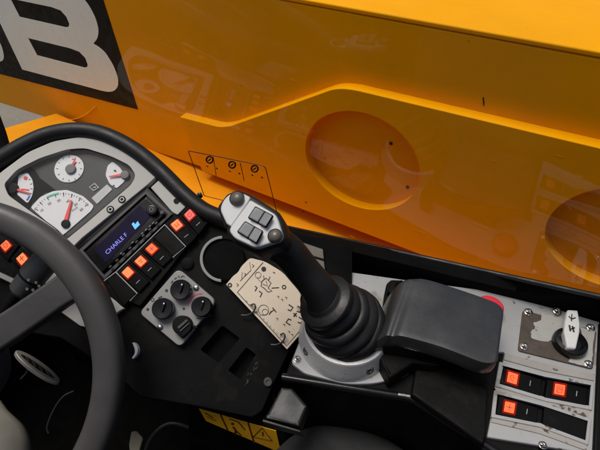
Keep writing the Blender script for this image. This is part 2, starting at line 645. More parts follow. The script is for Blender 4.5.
# ------------------------------------------------------------------ orange machine side below the boom
CH = Plane((0, .8, -.935), (0, 0, 1), (1, 0, 0))
m = M()
oa, ob_ = Vector(CH.uv((42, 117))), Vector(CH.uv((7, 127)))
d = (oa - ob_)
near, far = ob_ - d * 1.8, ob_ + d * ((.025 - ob_.y) / d.y)
m.prism_uv(CH, [tuple(near), (.35, near.y + .10), (.35, .2), (-1.22, .2), (-1.30, .025), tuple(far)], -.25, 0, bev=.006)
ch = m.build("machine_flank", ORANGE_DUSTY)
tag(ch, "dusty bright orange lower flank of the machine under the boom", "machine body")

# ------------------------------------------------------------------ cab frame: sill, lower walls, corner post
A, B = Plane((0, 0, -.43), (0, 0, 1)).hit((270, 222)), Plane((0, 0, -.43), (0, 0, 1)).hit((600, 300))
T = (B - A)
T.z = 0
T.normalize()
N = Vector((-T.y, T.x, 0))                 # outwards through the window


def G(t, nn, z):
    q = A + T * t + N * nn
    return Vector((q.x, q.y, z))


def slab(m, t0, t1, n0, n1, z0, z1):
    v = [G(t, nn, z) for z in (z0, z1) for (t, nn) in ((t0, n0), (t1, n0), (t1, n1), (t0, n1))]
    m.add(v, [(3, 2, 1, 0), (4, 5, 6, 7), (0, 1, 5, 4), (1, 2, 6, 5), (2, 3, 7, 6), (3, 0, 4, 7)])
    return m


cab = thing("cab_frame", "black steel cab side frame and sill below the side window", "cab frame", tuple(G(.2, 0, -1.2)))
m = M()
P0 = Plane((0, 0, -.43), (0, 0, 1)).hit((520, 281.1))
TH, LEAN = math.radians(7), math.radians(11)
T2 = Vector((math.cos(TH), math.sin(TH), 0))
N2 = Vector((-math.sin(TH) * math.cos(LEAN), math.cos(TH) * math.cos(LEAN), math.sin(LEAN)))
GP = Plane(P0, -N2, T2)                     # the window pane, leaning in towards its top
V2 = (Vector((0, 0, 1)) - N2 * N2.z).normalized()
sl = [GP.hit((x, 222 + (x - 270) * .219)) for x in (60, 180, 270, 400, 520, 640, 760)]
vs, fs = [], []
for q in sl:
    t = (q - A).dot(T)
    vs += [G(t, -.012, -.436), q, q - V2 * .03 + N2 * .02, G(t, -.012, -.50)]
for k_ in range(len(sl) - 1):
    a, b = k_ * 4, k_ * 4 + 4
    for c in range(4):
        d = (c + 1) % 4
        fs.append((a + c, b + c, b + d, a + d))
fs += [(0, 1, 2, 3), tuple(len(vs) - 4 + c for c in (3, 2, 1, 0))]
m.add(vs, fs)
m.build("sill", DARK, cab)
slab(M(), .03, .75, -.10, -.008, -.50, -.478).build("inner_ledge", DARK, cab, bevel=.003)
slab(M(), -.62, .75, -.004, .02, -1.2, -.476).build("side_wall", DARK, cab)
m = M()
m.tube([q - N2 * .004 + V2 * .001 for q in sl], .0032, 10)
m.build("rubber_seal", BLACK_RUBBER, cab)
fl = M()
fl.box((-1.0, -1.0, -1.2), (1.0, .34, -1.17))
fo = fl.build("floor", FLOOR)
fo["kind"] = "structure"
fo["label"] = "dark rubber cab floor below the dashboard"
m = M()
m.box((-1.0, -1.0, -1.17), (-.97, .3, -.42))
m.build("front_wall", DARK, cab)
m = M()
m.box((-1.0, -1.04, -1.17), (1.0, -1.0, .02))
m.build("unseen_door_panel", DARK, cab)  # unseen lower door, added to darken what the window reflects
m = M()
m.box((1.0, -1.04, -1.17), (1.03, .55, -.1))
m.build("unseen_rear_wall", DARK, cab)  # out of view, added with the door against the veil on the glass
# black corner post at the far left
m = M()
m.tube([at(-16, 112, .80), at(-8, 135, .77), at(0, 165, .73), at(12, 215, .68)], .022, 12, flat=.8)
m.build("corner_post", DARK, cab)
# taupe slats seen behind the joystick shaft
LV = plane3((300, 245, .575), (345, 250, .575), (320, 290, .55))
vb = M()
vb.prism(LV, [(292, 232), (352, 247), (352, 302), (300, 290)], -.012, -.004)
v1 = vb.build("vent_backing", DARK, cab)
for q in ([(296, 240), (323, 249), (324, 259), (300, 252)], [(301, 254), (324, 261), (327, 283), (318, 281), (308, 268)]):
    M().prism(LV, q, -.0035, .003, bev=.001).build("slat", VENT, cab)

# ------------------------------------------------------------------ side window
win = thing("side_window", "clear cab side window with a printed lever diagram, dark sill beneath", "window", tuple(G(0, .01, -.43)))
m = M()
pb = [GP.hit((x, 222 + (x - 270) * .219)) - V2 * .004 - N2 * .0005 for x in (-40, 760)]
m.add([pb[0], pb[1], pb[1] + V2 * .75, pb[0] + V2 * .75], [(0, 1, 2, 3)])
pane = m.build("pane", GLASS, win)
dm = M()
dm.stroke(GP, rounded([(188, 151), (265, 166.5, 4), (277, 214), (204, 196)], 1), .42, h=.0012, closed=True)
dm.stroke(GP, [(213, 157), (216, 176)], .35, h=.0012)
dm.stroke(GP, [(240, 163), (244, 181)], .35, h=.0012)


def ring_pts(c, r, n=16, a0=0, a1=360):
    return [(c[0] + r * math.cos(math.radians(a0 + (a1 - a0) * i / n)), c[1] + r * math.sin(math.radians(a0 + (a1 - a0) * i / n))) for i in range(n + 1)]


for (cx, cy) in ((209.5, 160), (232, 165), (254.5, 169)):
    dm.stroke(GP, ring_pts((cx, cy), 3.3), 1.5, h=.0012)
    dm.stroke(GP, [(cx - 1.3, cy + 1), (cx + 1.2, cy - 1)], 1.2, h=.0012)
    dm.stroke(GP, [(cx - 3.2, cy + 6), (cx - 1.4, cy + 7)], 1.4, h=.0012)
    dm.stroke(GP, [(cx + 6.5, cy + 8), (cx + 8, cy + 9.5)], 1.2, h=.0012)
for p in ((199, 194), (207, 194.5)):
    pass
dm.build("printed_diagram", PRINT_BROWN, win)

# ------------------------------------------------------------------ dashboard
DP = plane3((20, 180, .60), (150, 190, .60), (95, 270, .575))
dash = thing("dashboard", "black dashboard with silver gauge cluster, radio and glowing rocker switches", "dashboard", tuple(at(120, 300, .62)))

body = [(-60, 190), (-30, 168), (0, 153), (11, 145), (40, 132), (72, 126.5), (96, 128), (120, 137), (139, 149), (160, 168), (185, 190), (200, 204), (222, 212), (262, 228), (300, 256), (318, 300), (300, 330), (290, 350), (274, 384), (262, 412, 3), (252, 418, 3), (199, 407), (140, 397), (116, 374), (60, 338), (-60, 318)]
tray_a = rounded([(198, 350), (222, 323), (242, 338), (219, 365)], 4)
tray_b = rounded([(226, 370.5), (246, 345), (258, 354), (241, 382)], 3)
hole_ring = [(223 + 21 * math.cos(a * math.pi / 20), 259 + 21.5 * math.sin(a * math.pi / 20)) for a in range(40)]
M().prism(DP, body, -.05, -.006, holes=[tray_a, tray_b, hole_ring], bev=.0018).build("dash_body", BLACK, dash)
M().prism(DP, [(180, 232), (270, 232), (275, 400), (180, 400)], -.030, -.020).build("tray_floor", DARK, dash)
# thick rounded hood round the cluster
hood_path = [(-60, 196), (-30, 175), (0, 160), (24, 146), (48, 135.5), (73, 131), (97, 133), (120, 142), (141, 155), (162, 173), (184, 195), (204, 211), (226, 220), (252, 230), (290, 250)]
M().tube([DP.hit(p, .000) for p in spline(hood_path, 5, False)], .0116, 14, flatdir=DP.n, flat=1.1).build("hood", BLACK_RUBBER, dash)

opening = rounded([(2.8, 184, 4), (16, 169), (40, 157), (67, 148.3), (85, 147), (112, 155.5), (130, 164.5, 4), (137, 175, 5), (132, 185, 4), (88, 223), (66, 241, 4), (54, 229, 4), (29, 211.5), (7, 195.5, 4)], 6)
bez = [(-20, 190, 0), (0, 172.5), (27, 152.3), (53, 141), (80, 136.6), (107, 141), (133, 156), (157, 176, 1), (147.5, 184.8, 0), (82, 238, 0), (66, 254, 3), (48, 243, 3), (20, 218), (-8, 203)]
M().prism(DP, rounded(bez, 6), -.006, .004, holes=[opening], bev=.0012).build("bezel", SILVER, dash)
M().prism(DP, [(0, 183), (60, 140), (140, 160), (140, 190), (70, 246), (25, 218)], -.0078, -.0058).build("cluster_face", CLUSTER, dash)
cface = DP.up(-.006)
# black moulding inside the opening
op_in = [tuple(Vector(p)) for p in opening]
cxo = sum(p[0] for p in op_in) / len(op_in)
cyo = sum(p[1] for p in op_in) / len(op_in)


def shrink_px(poly, d):
    return inset(poly, d)


M().prism(DP, inset(op_in, -1.5), -.0064, -.001, holes=[inset(op_in, 1.7)]).build("opening_rim", CLUSTER_DARK, dash)
# shade on the left of the cluster face, painted as a flat black shape
M().prism(cface, [(31, 166.5), (36, 171), (40, 178), (57, 191), (45, 193), (33, 203), (29, 210), (10, 195), (8, 184), (20, 172)], -.0004, .00032).build("painted_cluster_shade", CLUSTER_DARK, dash)


def fan(pts, name="gauge"):
    return M().prism(cface, rounded(pts, 2.2), .0004, .0016, bev=.0004).build(name, DIAL, dash)


def needle(parent, a, b, w0, w1):
    pl = cface
    A_, B_ = Vector(a), Vector(b)
    d_ = (B_ - A_).normalized()
    e_ = Vector((-d_.y, d_.x))
    M().prism(pl, [tuple(A_ + e_ * w0), tuple(B_ + e_ * w1), tuple(B_ - e_ * w1), tuple(A_ - e_ * w0)], .0034, .0044).build("needle", NEEDLE, parent)


def hub(parent, c, r, mt):
    M().disc(cface, c, r, .0017, .0048, bev=.001).build("hub", mt, parent)


def ticks(parent, c, r0, r1, angs, wpx=.55, mt=None, name="scale_marks"):
    t_ = M()
    for a in angs:
        ca, sa = math.cos(math.radians(a)), math.sin(math.radians(a))
        t_.stroke(cface, [(c[0] + r0 * ca, c[1] + r0 * sa), (c[0] + r1 * ca, c[1] + r1 * sa)], wpx, h=.0020, h0=.0012)
    return t_.build(name, mt or PRINT, parent)


ga = lab(fan([(18.5, 175), (27.5, 172.6), (32.5, 180), (33.6, 188), (32, 196), (27.5, 203.5), (16.5, 194)]), "fan shaped temperature gauge with red and blue marks")
needle(ga, (12, 188), (29, 193), 1.2, .5)
hub(ga, (12, 188), 5.6, CLUSTER_DARK)
ticks(ga, (12, 188), 18.5, 20.5, (-26, -12, 2, 16))
ps = M()
ps.stroke(cface, ring_pts((25.5, 178), 1.2), 1.6, h=.0021, h0=.0012)
ps.stroke(cface, [(21, 189), (29, 190)], 1.3, h=.0021, h0=.0012)
ps.build("red_symbol", PRINT_RED, ga)
ps = M()
ps.stroke(cface, ring_pts((12, 188), 19, 6, 24, 40), 1.5, h=.0021, h0=.0012)
ps.build("blue_band", PRINT_BLUE, ga)

gb = lab(M().disc(cface, (69, 168.6), 14.6, .0004, .0016, bev=.0004, n=48).build("gauge", DIAL, dash), "round white clock gauge with grey hub")
ticks(gb, (69, 168.6), 11, 12.8, range(0, 360, 30))
needle(gb, (70, 168.5), (74.5, 160), 1.2, .5)
ps = M()
ps.stroke(cface, [(72, 159), (75.5, 159.5)], 1.2, h=.0021, h0=.0012)
ps.stroke(cface, [(73, 166), (76.5, 162)], 1.0, h=.0021, h0=.0012)
ps.build("red_symbol", PRINT_RED, gb)
hub(gb, (70, 168.6), 5.1, HUBGREY)

gc = lab(fan([(30.5, 207.5), (40, 197), (53, 191), (67, 189.8), (83, 196), (94, 206), (91, 211), (76, 224), (62, 236), (48, 223)]), "wide half round speedometer with red needle pointing up")
gcc = (63, 226)
ticks(gc, gcc, 29.5, 33.5, (-148, -134, -119, -104, -89, -74, -58, -42), .6)
ticks(gc, gcc, 31.6, 33.2, range(-150, -36, 5), .35)
NUM = ((-143, '10'), (-119, '20'), (-97, '30'), (-76, '40'), (-57, '50'), (-40, '60'))
for a, tx in NUM:
    ca, sa = math.cos(math.radians(a)), math.sin(math.radians(a))
    q0 = (gcc[0] + 25.5 * ca - 2.2, gcc[1] + 25.5 * sa + 1.8)
    lettering(cface, tx, q0, (q0[0] + 5, q0[1] - 3.2), 3.6, .0021).build('scale_figure', PRINT, gc)
lettering(cface, 'km/h', (72.5, 211.5), (77.5, 208.3), 3.2, .0021).build('scale_figure', PRINT, gc)
ps = M()
for a, tx in ((-146, "0"), (-119, "1"), (-98, "2"), (-70, "3"), (-51, "4")):
    pass
ps = M()
ps.stroke(cface, ring_pts(gcc, 33, 8, -120, -98), 1.8, h=.0022, h0=.0012)
ps.build("green_band", PRINT_GREEN, gc)
needle(gc, (65, 222), (71.2, 200), 1.9, .7)
hub(gc, (65, 223.5), 4.3, CLUSTER_DARK)

gd = lab(fan([(112.5, 161.3), (120, 167.5), (125.5, 176), (124.5, 181.5), (116.5, 188.6), (109.5, 184), (105.3, 175), (107.5, 165.5)]), "fan shaped fuel gauge beside the pale blank display")
needle(gd, (123, 174.3), (109, 176.5), 1.3, .5)
hub(gd, (124.5, 174.5), 4.4, HUBGREY)
ps = M()
ps.stroke(cface, [(114, 170), (116, 171.5)], 1.6, h=.0021, h0=.0012)
ps.stroke(cface, [(113, 185), (114.5, 186)], 1.1, h=.0021, h0=.0012)
ps.build("pump_symbol", PRINT, gd)
M().prism(cface, rounded([(91.5, 198), (107, 184.3), (112.3, 189.3), (97, 204)], .8), .0004, .0012).build("blank_display", LCD, dash)
ps = M()
ps.stroke(cface, [(89.5, 187), (94.5, 183.5), (98.5, 187.5), (93.5, 190.5)], 1.6, h=.0014, closed=True)
ps.stroke(cface, [(93, 187), (96, 187.5)], 1.4, h=.0014)
ps.build("warning_symbol", PRINT_GREY, dash)
lens = M()
lens.prism(DP, inset(op_in, .6), .0006, .0018)
lens.build("cluster_lens", LENS, dash)

for c in ((110.2, 209.3), (121.8, 199.3)):
    f_ = M().disc(DP.up(.004), c, 3.7, .0002, .0010, n=24).build("screw", CLUSTER_DARK, dash)
    M().disc(DP.up(.004), c, 2.5, .0011, .0018, n=20, hole=1.4).build("screw_ring", SILVER, f_)

# silver trim to the right of the radio, with a plug hole
M().prism(DP, rounded([(150.5, 187.5, 1), (160, 178.8, 1), (187.5, 205, 3), (177.5, 215, 1), (172.5, 212.5, 2)], 1), -.006, .004, bev=.0012).build("side_trim", SILVER, dash)
M().disc(DP.up(.004), (176.2, 200.8), 2.7, .0002, .0012, n=24).build("plug", CLUSTER_DARK, dash)

# radio
M().prism(DP, [(146.5, 187), (174, 213.5), (104, 281), (76, 248)], -.006, .0005).build("radio_surround", BLACK_SMOOTH, dash)
R0 = DP.up(.0005)
M().prism(R0, [(146.3, 190.6), (172, 214), (104.5, 279), (79, 250)], .0001, .0035, holes=[[(145.6, 194), (168, 214.5), (104.3, 275), (83, 250.5)]]).build("radio_frame", BOX_GREY, dash)
radio = M().prism(R0, rounded([(146, 196.5), (165, 214.3), (102, 272.5), (85, 252)], 2), .0001, .007, bev=.0015).build("radio", BLACK_SMOOTH, dash)
RF = DP.up(.0076)
M().prism(RF, rounded([(140, 205), (150.5, 216.5), (106.5, 262.5), (94, 249.5)], 1), .0001, .0006).build("display", SCREEN, radio)
lettering(RF, "CHARLE F", (107.3, 254.8), (134.5, 229.0), 6.2, .0012).build("display_letters", SCREEN_TXT, radio)
ic = M()
ic.prism(RF, [(131.6, 224), (133.6, 222.2), (135.2, 224.4), (137.6, 221), (139.8, 224.6), (135, 229.4)], .0007, .0012)
ic.build("display_icon", SCREEN_ICON, radio)
kb = M().disc(RF, (151.3, 209.6), 5.6, 0, .009, bev=.0015).build("volume_knob", BLACK_SMOOTH, radio)
M().disc(RF, (151.3, 209.6), 2.2, .0091, .0096, n=20, hole=1.5).build("knob_ring", DULL_STEEL, kb)
M().disc(RF, (161.8, 212.4), 2.3, 0, .003, bev=.0008).build("eject_button", BOX_GREY, radio)
for i in range(8):
    f = i / 7
    c = (110 + f * 46, 266.5 - f * 43.5)
    q = [(c[0] - 1.6, c[1] + .6), (c[0] + .8, c[1] - 1.6), (c[0] + 1.9, c[1] - .5), (c[0] - .5, c[1] + 1.7)]
    bt = M().prism(RF, q, 0, .0022, bev=.0004).build("preset_button", BOX_GREY, radio)
ps = M()
for f in (.28, .52, .72, .8, .88, .95):
    c = (107.5 + f * 48, 265.5 - f * 45.5)
    ps.stroke(RF, [(c[0] - .8, c[1] + 1.2), (c[0] + .9, c[1] - .2)], .7, h=.0026, h0=.002)
ps.build("button_marks", PRINT_GREY, radio)

# rows of rocker switches under the radio
M().prism(DP, [(104, 282), (174, 214), (190, 203), (208, 223), (187, 247), (140, 306), (130, 302), (118, 309)], -.006, .0012, bev=.0008).build("switch_bank", BLACK, dash)
SB = DP.up(.0012)


def quad_mix(q, u, v):
    a, b, c, d_ = [Vector(x) for x in q]
    return (a * (1 - u) + b * u) * (1 - v) + (d_ * (1 - u) + c * u) * v


def rocker(pl, q, lamp_uv, lamp_size, lampmat, parent, mark_uv=None, icon=None, name="rocker_switch", h=.0075, label=None):
    """q: corners in photo pixels, first side is the lamp end"""
    c_ = sum((Vector(p) for p in q), Vector((0, 0))) / 4
    qi = [tuple(c_ + (Vector(p) - c_) * .94) for p in q]
    # a rocker: lamp end high, other end low
    top = [pl.hit(p, h) for p in qi]
    mid = []
    uvs = [pl.uv(p, h) for p in qi]
    m_ = M()
    m_.prism_uv(pl, uvs, 0, h, bev=.0015)
    # tilt: lower the far end, dish along the length
    o_ = pl.w(uvs[0], h)
    ax = (Vector(pl.w(uvs[3], h)) + Vector(pl.w(uvs[2], h)) - Vector(pl.w(uvs[0], h)) - Vector(pl.w(uvs[1], h))) * .5
    L2 = ax.length_squared
    for v in m_.v:
        k = (v - o_).dot(ax) / L2
        hh = (v - pl.o).dot(pl.n)
        if hh > h * .5:
            v -= pl.n * (.0032 * k)
    ob = m_.build(name, BLACK, parent, bevel=0)
    if label:
        lab(ob, label)
    lc = quad_mix(q, *lamp_uv)
    e1 = (Vector(q[1]) - Vector(q[0])).normalized()
    e2 = (Vector(q[3]) - Vector(q[0])).normalized()
    s = lamp_size / 2
    lq = [tuple(lc + e1 * a * s + e2 * b * s) for a, b in ((-1, -1), (1, -1), (1, 1), (-1, 1))]
    P2 = pl.up(h - .0032 * lamp_uv[1] + .0001)
    rq = [tuple(lc + e1 * a * s * 1.35 + e2 * b * s * 1.35) for a, b in ((-1, -1), (1, -1), (1, 1), (-1, 1))]
    M().prism(P2, rounded(rq, 1.4), -.0012, .0004).build("lamp_bleed_glow", LAMP_BLEED, ob)  # red light bleeding round the lamp, put in as a dim glowing square
    M().prism(P2, rounded(lq, .8), .0003, .0007, bev=.0002).build("lamp_symbol", lampmat, ob)
    if icon:
        im = M()
        for st in icon:
            im.stroke(P2, [tuple(lc + e1 * (x * s) + e2 * (y * s)) for x, y in st], .75, h=.0010, h0=.0006)
        im.build("symbol_print", PRINT_RED, ob)
    if mark_uv:
        mc = quad_mix(q, *mark_uv)
        m_ = M()
        P3 = pl.up(h - .0032 * mark_uv[1])
        m_.stroke(P3, [tuple(mc - e1 * 2.6), tuple(mc + e1 * 2.6)], .6, h=.0006, h0=-.0004)
        m_.build("mark", PRINT_GREY, ob)
    return ob


ring_ic = [[(-.5 + .0, 0), (-.3, -.45), (.25, -.45), (.5, 0), (.2, .45), (-.3, .45), (-.5, 0)]]
grid_ic = [[(-.6, 0), (.6, 0)], [(0, -.6), (0, .6)]]
bars_ic = [[(-.35, -.5), (-.35, .5)], [(.35, -.5), (.35, .5)], [(-.35, .2), (.35, .2)]]
rocker(SB, [(116.5, 272.5), (127.5, 261.5), (149.5, 281.5), (138.5, 293.5)], (.5, .26), 8.6, LAMP_PALE, dash, (.5, .72), label="lit rocker switch with plain pale orange square")
rocker(SB, [(128.5, 260.5), (139.5, 250), (161, 269), (150.5, 280.5)], (.5, .30), 8.4, LAMP_PALE, dash, (.5, .72), [[(-.5, -.2), (.5, -.2)], [(-.3, .3), (.3, .3)]], label="lit rocker switch between two others under the radio")
rocker(SB, [(140.5, 249), (151.5, 238.5), (172.5, 257.5), (162, 268)], (.5, .26), 8.4, LAMP, dash, (.5, .74), grid_ic, label="lit rocker switch with crossed square symbol")
rocker(SB, [(166, 224), (178, 214.5), (197, 237), (186.5, 247.5)], (.5, .24), 8.6, LAMP_PALE, dash, (.5, .72), bars_ic, label="lit rocker switch with two bar symbol")
rocker(SB, [(179, 213), (188.5, 204), (207, 224), (198, 236)], (.52, .30), 8.0, LAMP_PINK, dash, (.55, .74), ring_ic, label="pinkish lit rocker switch nearest the window")
M().prism(SB, rounded([(153, 237), (164.5, 225.5), (185, 246), (173.5, 256.5)], .8), 0, .003, bev=.0008).build("blanking_plate", BLACK, dash)
M().prism(SB, rounded([(107, 281), (115.5, 273), (136, 293.5), (124, 306)], .8), 0, .003, bev=.0008).build("blanking_plate", BLACK, dash)
fr = M()
fr.tube([SB.hit(p, .004) for p in ((104, 281), (116, 272), (165, 224.5))], .00075, 8)
fr.tube([SB.hit(p, .004) for p in ((116.2, 272.5), (137.2, 293.5), (130, 301))], .00075, 8)
fr.tube([SB.hit(p, .004) for p in ((165, 225), (185.7, 246.5), (173, 257.5))], .00075, 8)
fr.build("switch_divider", PRINT_GREY, dash)

# left hand switch bank and its silver surround behind the wheel
M().prism(DP, rounded([(-30, 240), (0, 222), (40, 246), (36, 275), (20, 281), (-30, 258)], 2), -.006, .003).build("left_switch_bank", BLACK, dash)
LB = DP.up(.003)
rocker(LB, [(-7, 247), (6, 234), (18, 245), (6, 262)], (.55, .42), 8.5, LAMP, dash, None, ring_ic, label="left lit rocker switch behind the wheel rim")
rocker(LB, [(9, 259), (22, 245), (36, 257), (22, 275)], (.5, .45), 9.2, LAMP_PALE, dash, None, grid_ic, label="lit rocker switch beside the control stalk")
M().prism(DP, rounded([(-30, 262), (0, 269.5), (20, 281), (60, 270), (90, 288), (114, 299.5), (124, 308.5), (118, 312), (98, 330), (80, 326), (62, 313), (21, 288), (0, 278), (-30, 270)], 1), -.006, .002, bev=.001).build("lower_trim", SILVER, dash)
# chrome ignition ring that peeps out beside the wheel
M().prism(DP, spline([(132.2, 342.6), (135.8, 345), (137.8, 350), (136.6, 355), (133.4, 358.8), (131.8, 357.8), (134.2, 354), (134.6, 350), (133.4, 346)], 4), -.006, .003, bev=.0008).build("chrome_trim", DIAL, dash)

# heater controls
hp_out = rounded([(139, 313, 6), (178, 268, 7), (216.5, 301, 7), (180, 347.5, 6)], 6, 8)
heat = M().prism(DP, hp_out, -.006, .0035, bev=.0012).build("heater_panel", PANEL_SILVER, dash)
HP = DP.up(.0035)
for (c, r, lb) in (((180, 289.5), 10.4, None), ((162, 308.5), 10.8, None), ((201, 306.5), 10.3, None)):
    k = M()
    ctr, rm = HP.hit(c, .012), HP.px(c, r, .012)
    n_ = 48
    prof = [(rm * 1.0, -.0118), (rm * 1.0, -.004), (rm * .97, -.001), (rm * .90, 0), (rm * .2, -.0008), (0, -.0008)]
    k.lathe(ctr, HP.n, prof, n_, sdir=HP.u)
    for i in range(n_ * len(prof)):
        pass
    kn = k.build("heater_knob", BLACK_SMOOTH, dash)
    kd = M()
    kd.stroke(HP.up(.012), [(c[0] - 1.2, c[1] + 3), (c[0] + 2, c[1] - 6)], 2.2, h=.003, h0=-.001)
    kd.build("finger_ridge", BLACK_SMOOTH, kn)
    kd = M()
    kd.disc(HP.up(.015), (c[0] + 1.8, c[1] - 5), .8, .0001, .0004, n=12)
    kd.build("pointer_dot", DIAL, kn)
k = M()
k.prism(HP, [(p[0], p[1]) for p in ring_pts((181.8, 325.3), 9.9, 30, 120, 420)][:-1] + [(182, 338.5)], 0, .010, bev=.0015)
kn = k.build("fan_switch", BLACK, dash)
kd = M()
kd.stroke(HP.up(.010), [(178, 328), (187, 320)], 2.4, h=.002, h0=-.001)
kd.stroke(HP.up(.010), [(180, 331), (189, 323)], 1.4, h=.0016, h0=-.001)
kd.build("finger_ridge", BOX_GREY, kn)
M().prism(HP, [(190, 325.5), (197.5, 325.5), (197.5, 328.5), (190, 328.5)], 0, .006, bev=.001).build("fan_switch_tab", BLACK, dash)
for c in ((196.2, 287.8), (160.2, 327)):
    s_ = M()
    rm = HP.px(c, 2.9)
    s_.lathe(HP.hit(c), HP.n, [(rm, 0), (rm, .0012), (rm * .75, .0022), (rm * .3, .0026), (0, .0026)], 20)
    s_.build("panel_screw", STEEL, dash)
ps = M()
ps.stroke(HP, ring_pts((201, 306.5), 13, 10, 185, 275), 1.0)
ps.build("warm_arc", PRINT_RED, heat)
ps = M()
ps.stroke(HP, ring_pts((201, 306.5), 12.2, 8, 40, 110), .8)
ps.stroke(HP, ring_pts((166.4, 290.5), .9, 8), 1.2)
ps.stroke(HP, ring_pts((182.8, 277.2), 1.4, 6, 150, 360), .7)
ps.stroke(HP, [(171, 283), (173, 280.5)], .9)
ps.stroke(HP, [(174.3, 279.2), (176.5, 277.6)], .9)
ps.stroke(HP, [(178, 276), (179.8, 277.3)], .9)
ps.stroke(HP, ring_pts((152.5, 299.6), 1.6, 10), .6)
ps.stroke(HP, [(158, 298), (162, 296.2)], .9)
ps.stroke(HP, ring_pts((147.6, 309.3), .8, 8), 1.1)
ps.stroke(HP, ring_pts((183.7, 308.6), .8, 8), .9)
ps.build("panel_symbols", PRINT, heat)

# round holder; only the lit left arc of its pale ring is shaped
ctr = DP.hit((223, 259), .002)
rm = DP.px((223, 259), 22, .002)
arc_o = ring_pts((223, 259), 23.3, 30, 95, 268)
arc_i = ring_pts((223, 259), 20.3, 30, 268, 95)
M().prism(DP, arc_o + arc_i, -.006, .0015, bev=.0008).build("holder_lit_arc", PANEL_SILVER, dash)
hc = M()
hc.lathe(ctr, DP.n, [(rm * 1.0, -.004), (rm * .94, -.002), (rm * .90, -.006), (rm * .86, -.03), (0, -.032)], 48)
hc.build("holder_cup", DARK, dash)
b_ = M()
bc = DP.hit((268, 382), -.004)
b_.lathe(bc, DP.n, [(.0055, -.002), (.0055, .001), (.0045, .002), (.003, .002), (.003, .0005), (0, .0005)], 24)
b_.build("dash_bolt", DULL_STEEL, dash)
b_ = M()
b_.lathe(DP.hit((187.5, 263.5), -.005), DP.n, [(.008, -.001), (.008, .002), (.006, .003), (0, .003)], 24)
b_.build("blank_plug", BLACK, dash)
for p in ((199.5, 194.3),):
    b_ = M()
    b_.lathe(DP.hit(p, .002), DP.n, [(.003, -.008), (.003, .001), (0, .002)], 16)
    b_.build("trim_stud", BLACK_SMOOTH, dash)
sc = M()
for i in range(26):
    k = random.random()
    x, y = 245 + k * 13 + random.gauss(0, 1.0), 386 - k * 26 + random.gauss(0, 1.2)
    l_ = random.uniform(.6, 3.2)
    sc.stroke(DP.up(-.006), [(x, y), (x + l_ * .45 + random.uniform(-.2, .2), y - l_)], random.uniform(.12, .4), h=.0004, h0=-.0003)
sc.build("scuff", DULL_SCUFF, dash)

# yellow warning sticker on the lower edge
KP = plane3((199, 409, .575), (280, 431, .565), (235, 440, .60))
kick = M().prism(KP, [(188, 402), (262, 418), (284, 428), (292, 470), (190, 470)], -.02, -.001).build("knee_panel", BLACK, dash)
sk = M()
sk.prism(KP, [(199, 409), (276, 431), (281, 453), (206, 421)], .0, .0008)
stk = sk.build("warning_sticker", YELLOW, dash)
ps = M()
for a, b in (((220.5, 415), (227.5, 430)), ((248, 423), (254, 443))):
    ps.stroke(KP, [a, b], 1.6, h=.0014, h0=.0006)
ps.stroke(KP, [(253, 437), (262, 428), (272, 441)], 1.1, h=.0014, h0=.0006, closed=True)
ps.stroke(KP, [(262.5, 432), (263, 436)], 1.2, h=.0014, h0=.0006)
ps.stroke(KP, ring_pts((232.5, 424), .8, 8), 1.4, h=.0014, h0=.0006)
ps.stroke(KP, [(229, 419), (238, 422), (245, 430)], 1.2, h=.0014, h0=.0006)
ps.stroke(KP, [(233, 427), (236, 431), (234.5, 434.5)], 2.4, h=.0014, h0=.0006)
ps.stroke(KP, [(236, 431), (241, 435.5)], 1.6, h=.0014, h0=.0006)
ps.stroke(KP, [(205, 413), (213, 418)], 1.0, h=.0014, h0=.0006)
ps.stroke(KP, [(207, 417), (216, 421)], .7, h=.0014, h0=.0006)
ps.build("sticker_print", PRINT_BROWN, stk)

# ------------------------------------------------------------------ cream instruction plate hung beside the joystick
CP = DP.up(.004)
card = thing("instruction_plate", "cream instruction plate with lever diagrams beside the joystick boot", "instruction plate", tuple(CP.hit((287, 349))))
co = [(226, 284.5, 1), (233.5, 275.5, 4), (238, 272.5, 3), (241.5, 266, 4), (250, 257.8, 3), (265, 261.5, 4), (281, 271, 5), (302, 291, 2), (300, 300, 3), (304, 330), (287, 349.5, .5)]
M().prism(CP, rounded(co, 3), .0008, .0018, bev=.0003).build("plate", CARD, card)
CT = CP.up(.0018)
ps = M()
ps.stroke(CT, [(263, 262.3), (237.3, 292.2), (286.5, 345.8), (303, 327)], 0.62)
ps.stroke(CT, [(249.5, 262), (251, 270), (240, 281)], 0.39)
ps.stroke(CT, [(242, 272), (241.8, 279)], 0.39)
for (x, y) in ((253, 266), (245, 274.5), (237.5, 285)):
    ps.stroke(CT, [(x - 1, y - 1.5), (x + 1, y - .5), (x - .5, y + 1.5)], 0.55)
ps.stroke(CT, ring_pts((263.7, 269), 1.2, 10), 2.6)
ps.stroke(CT, ring_pts((229.8, 285), 1.7, 12), 1.2)
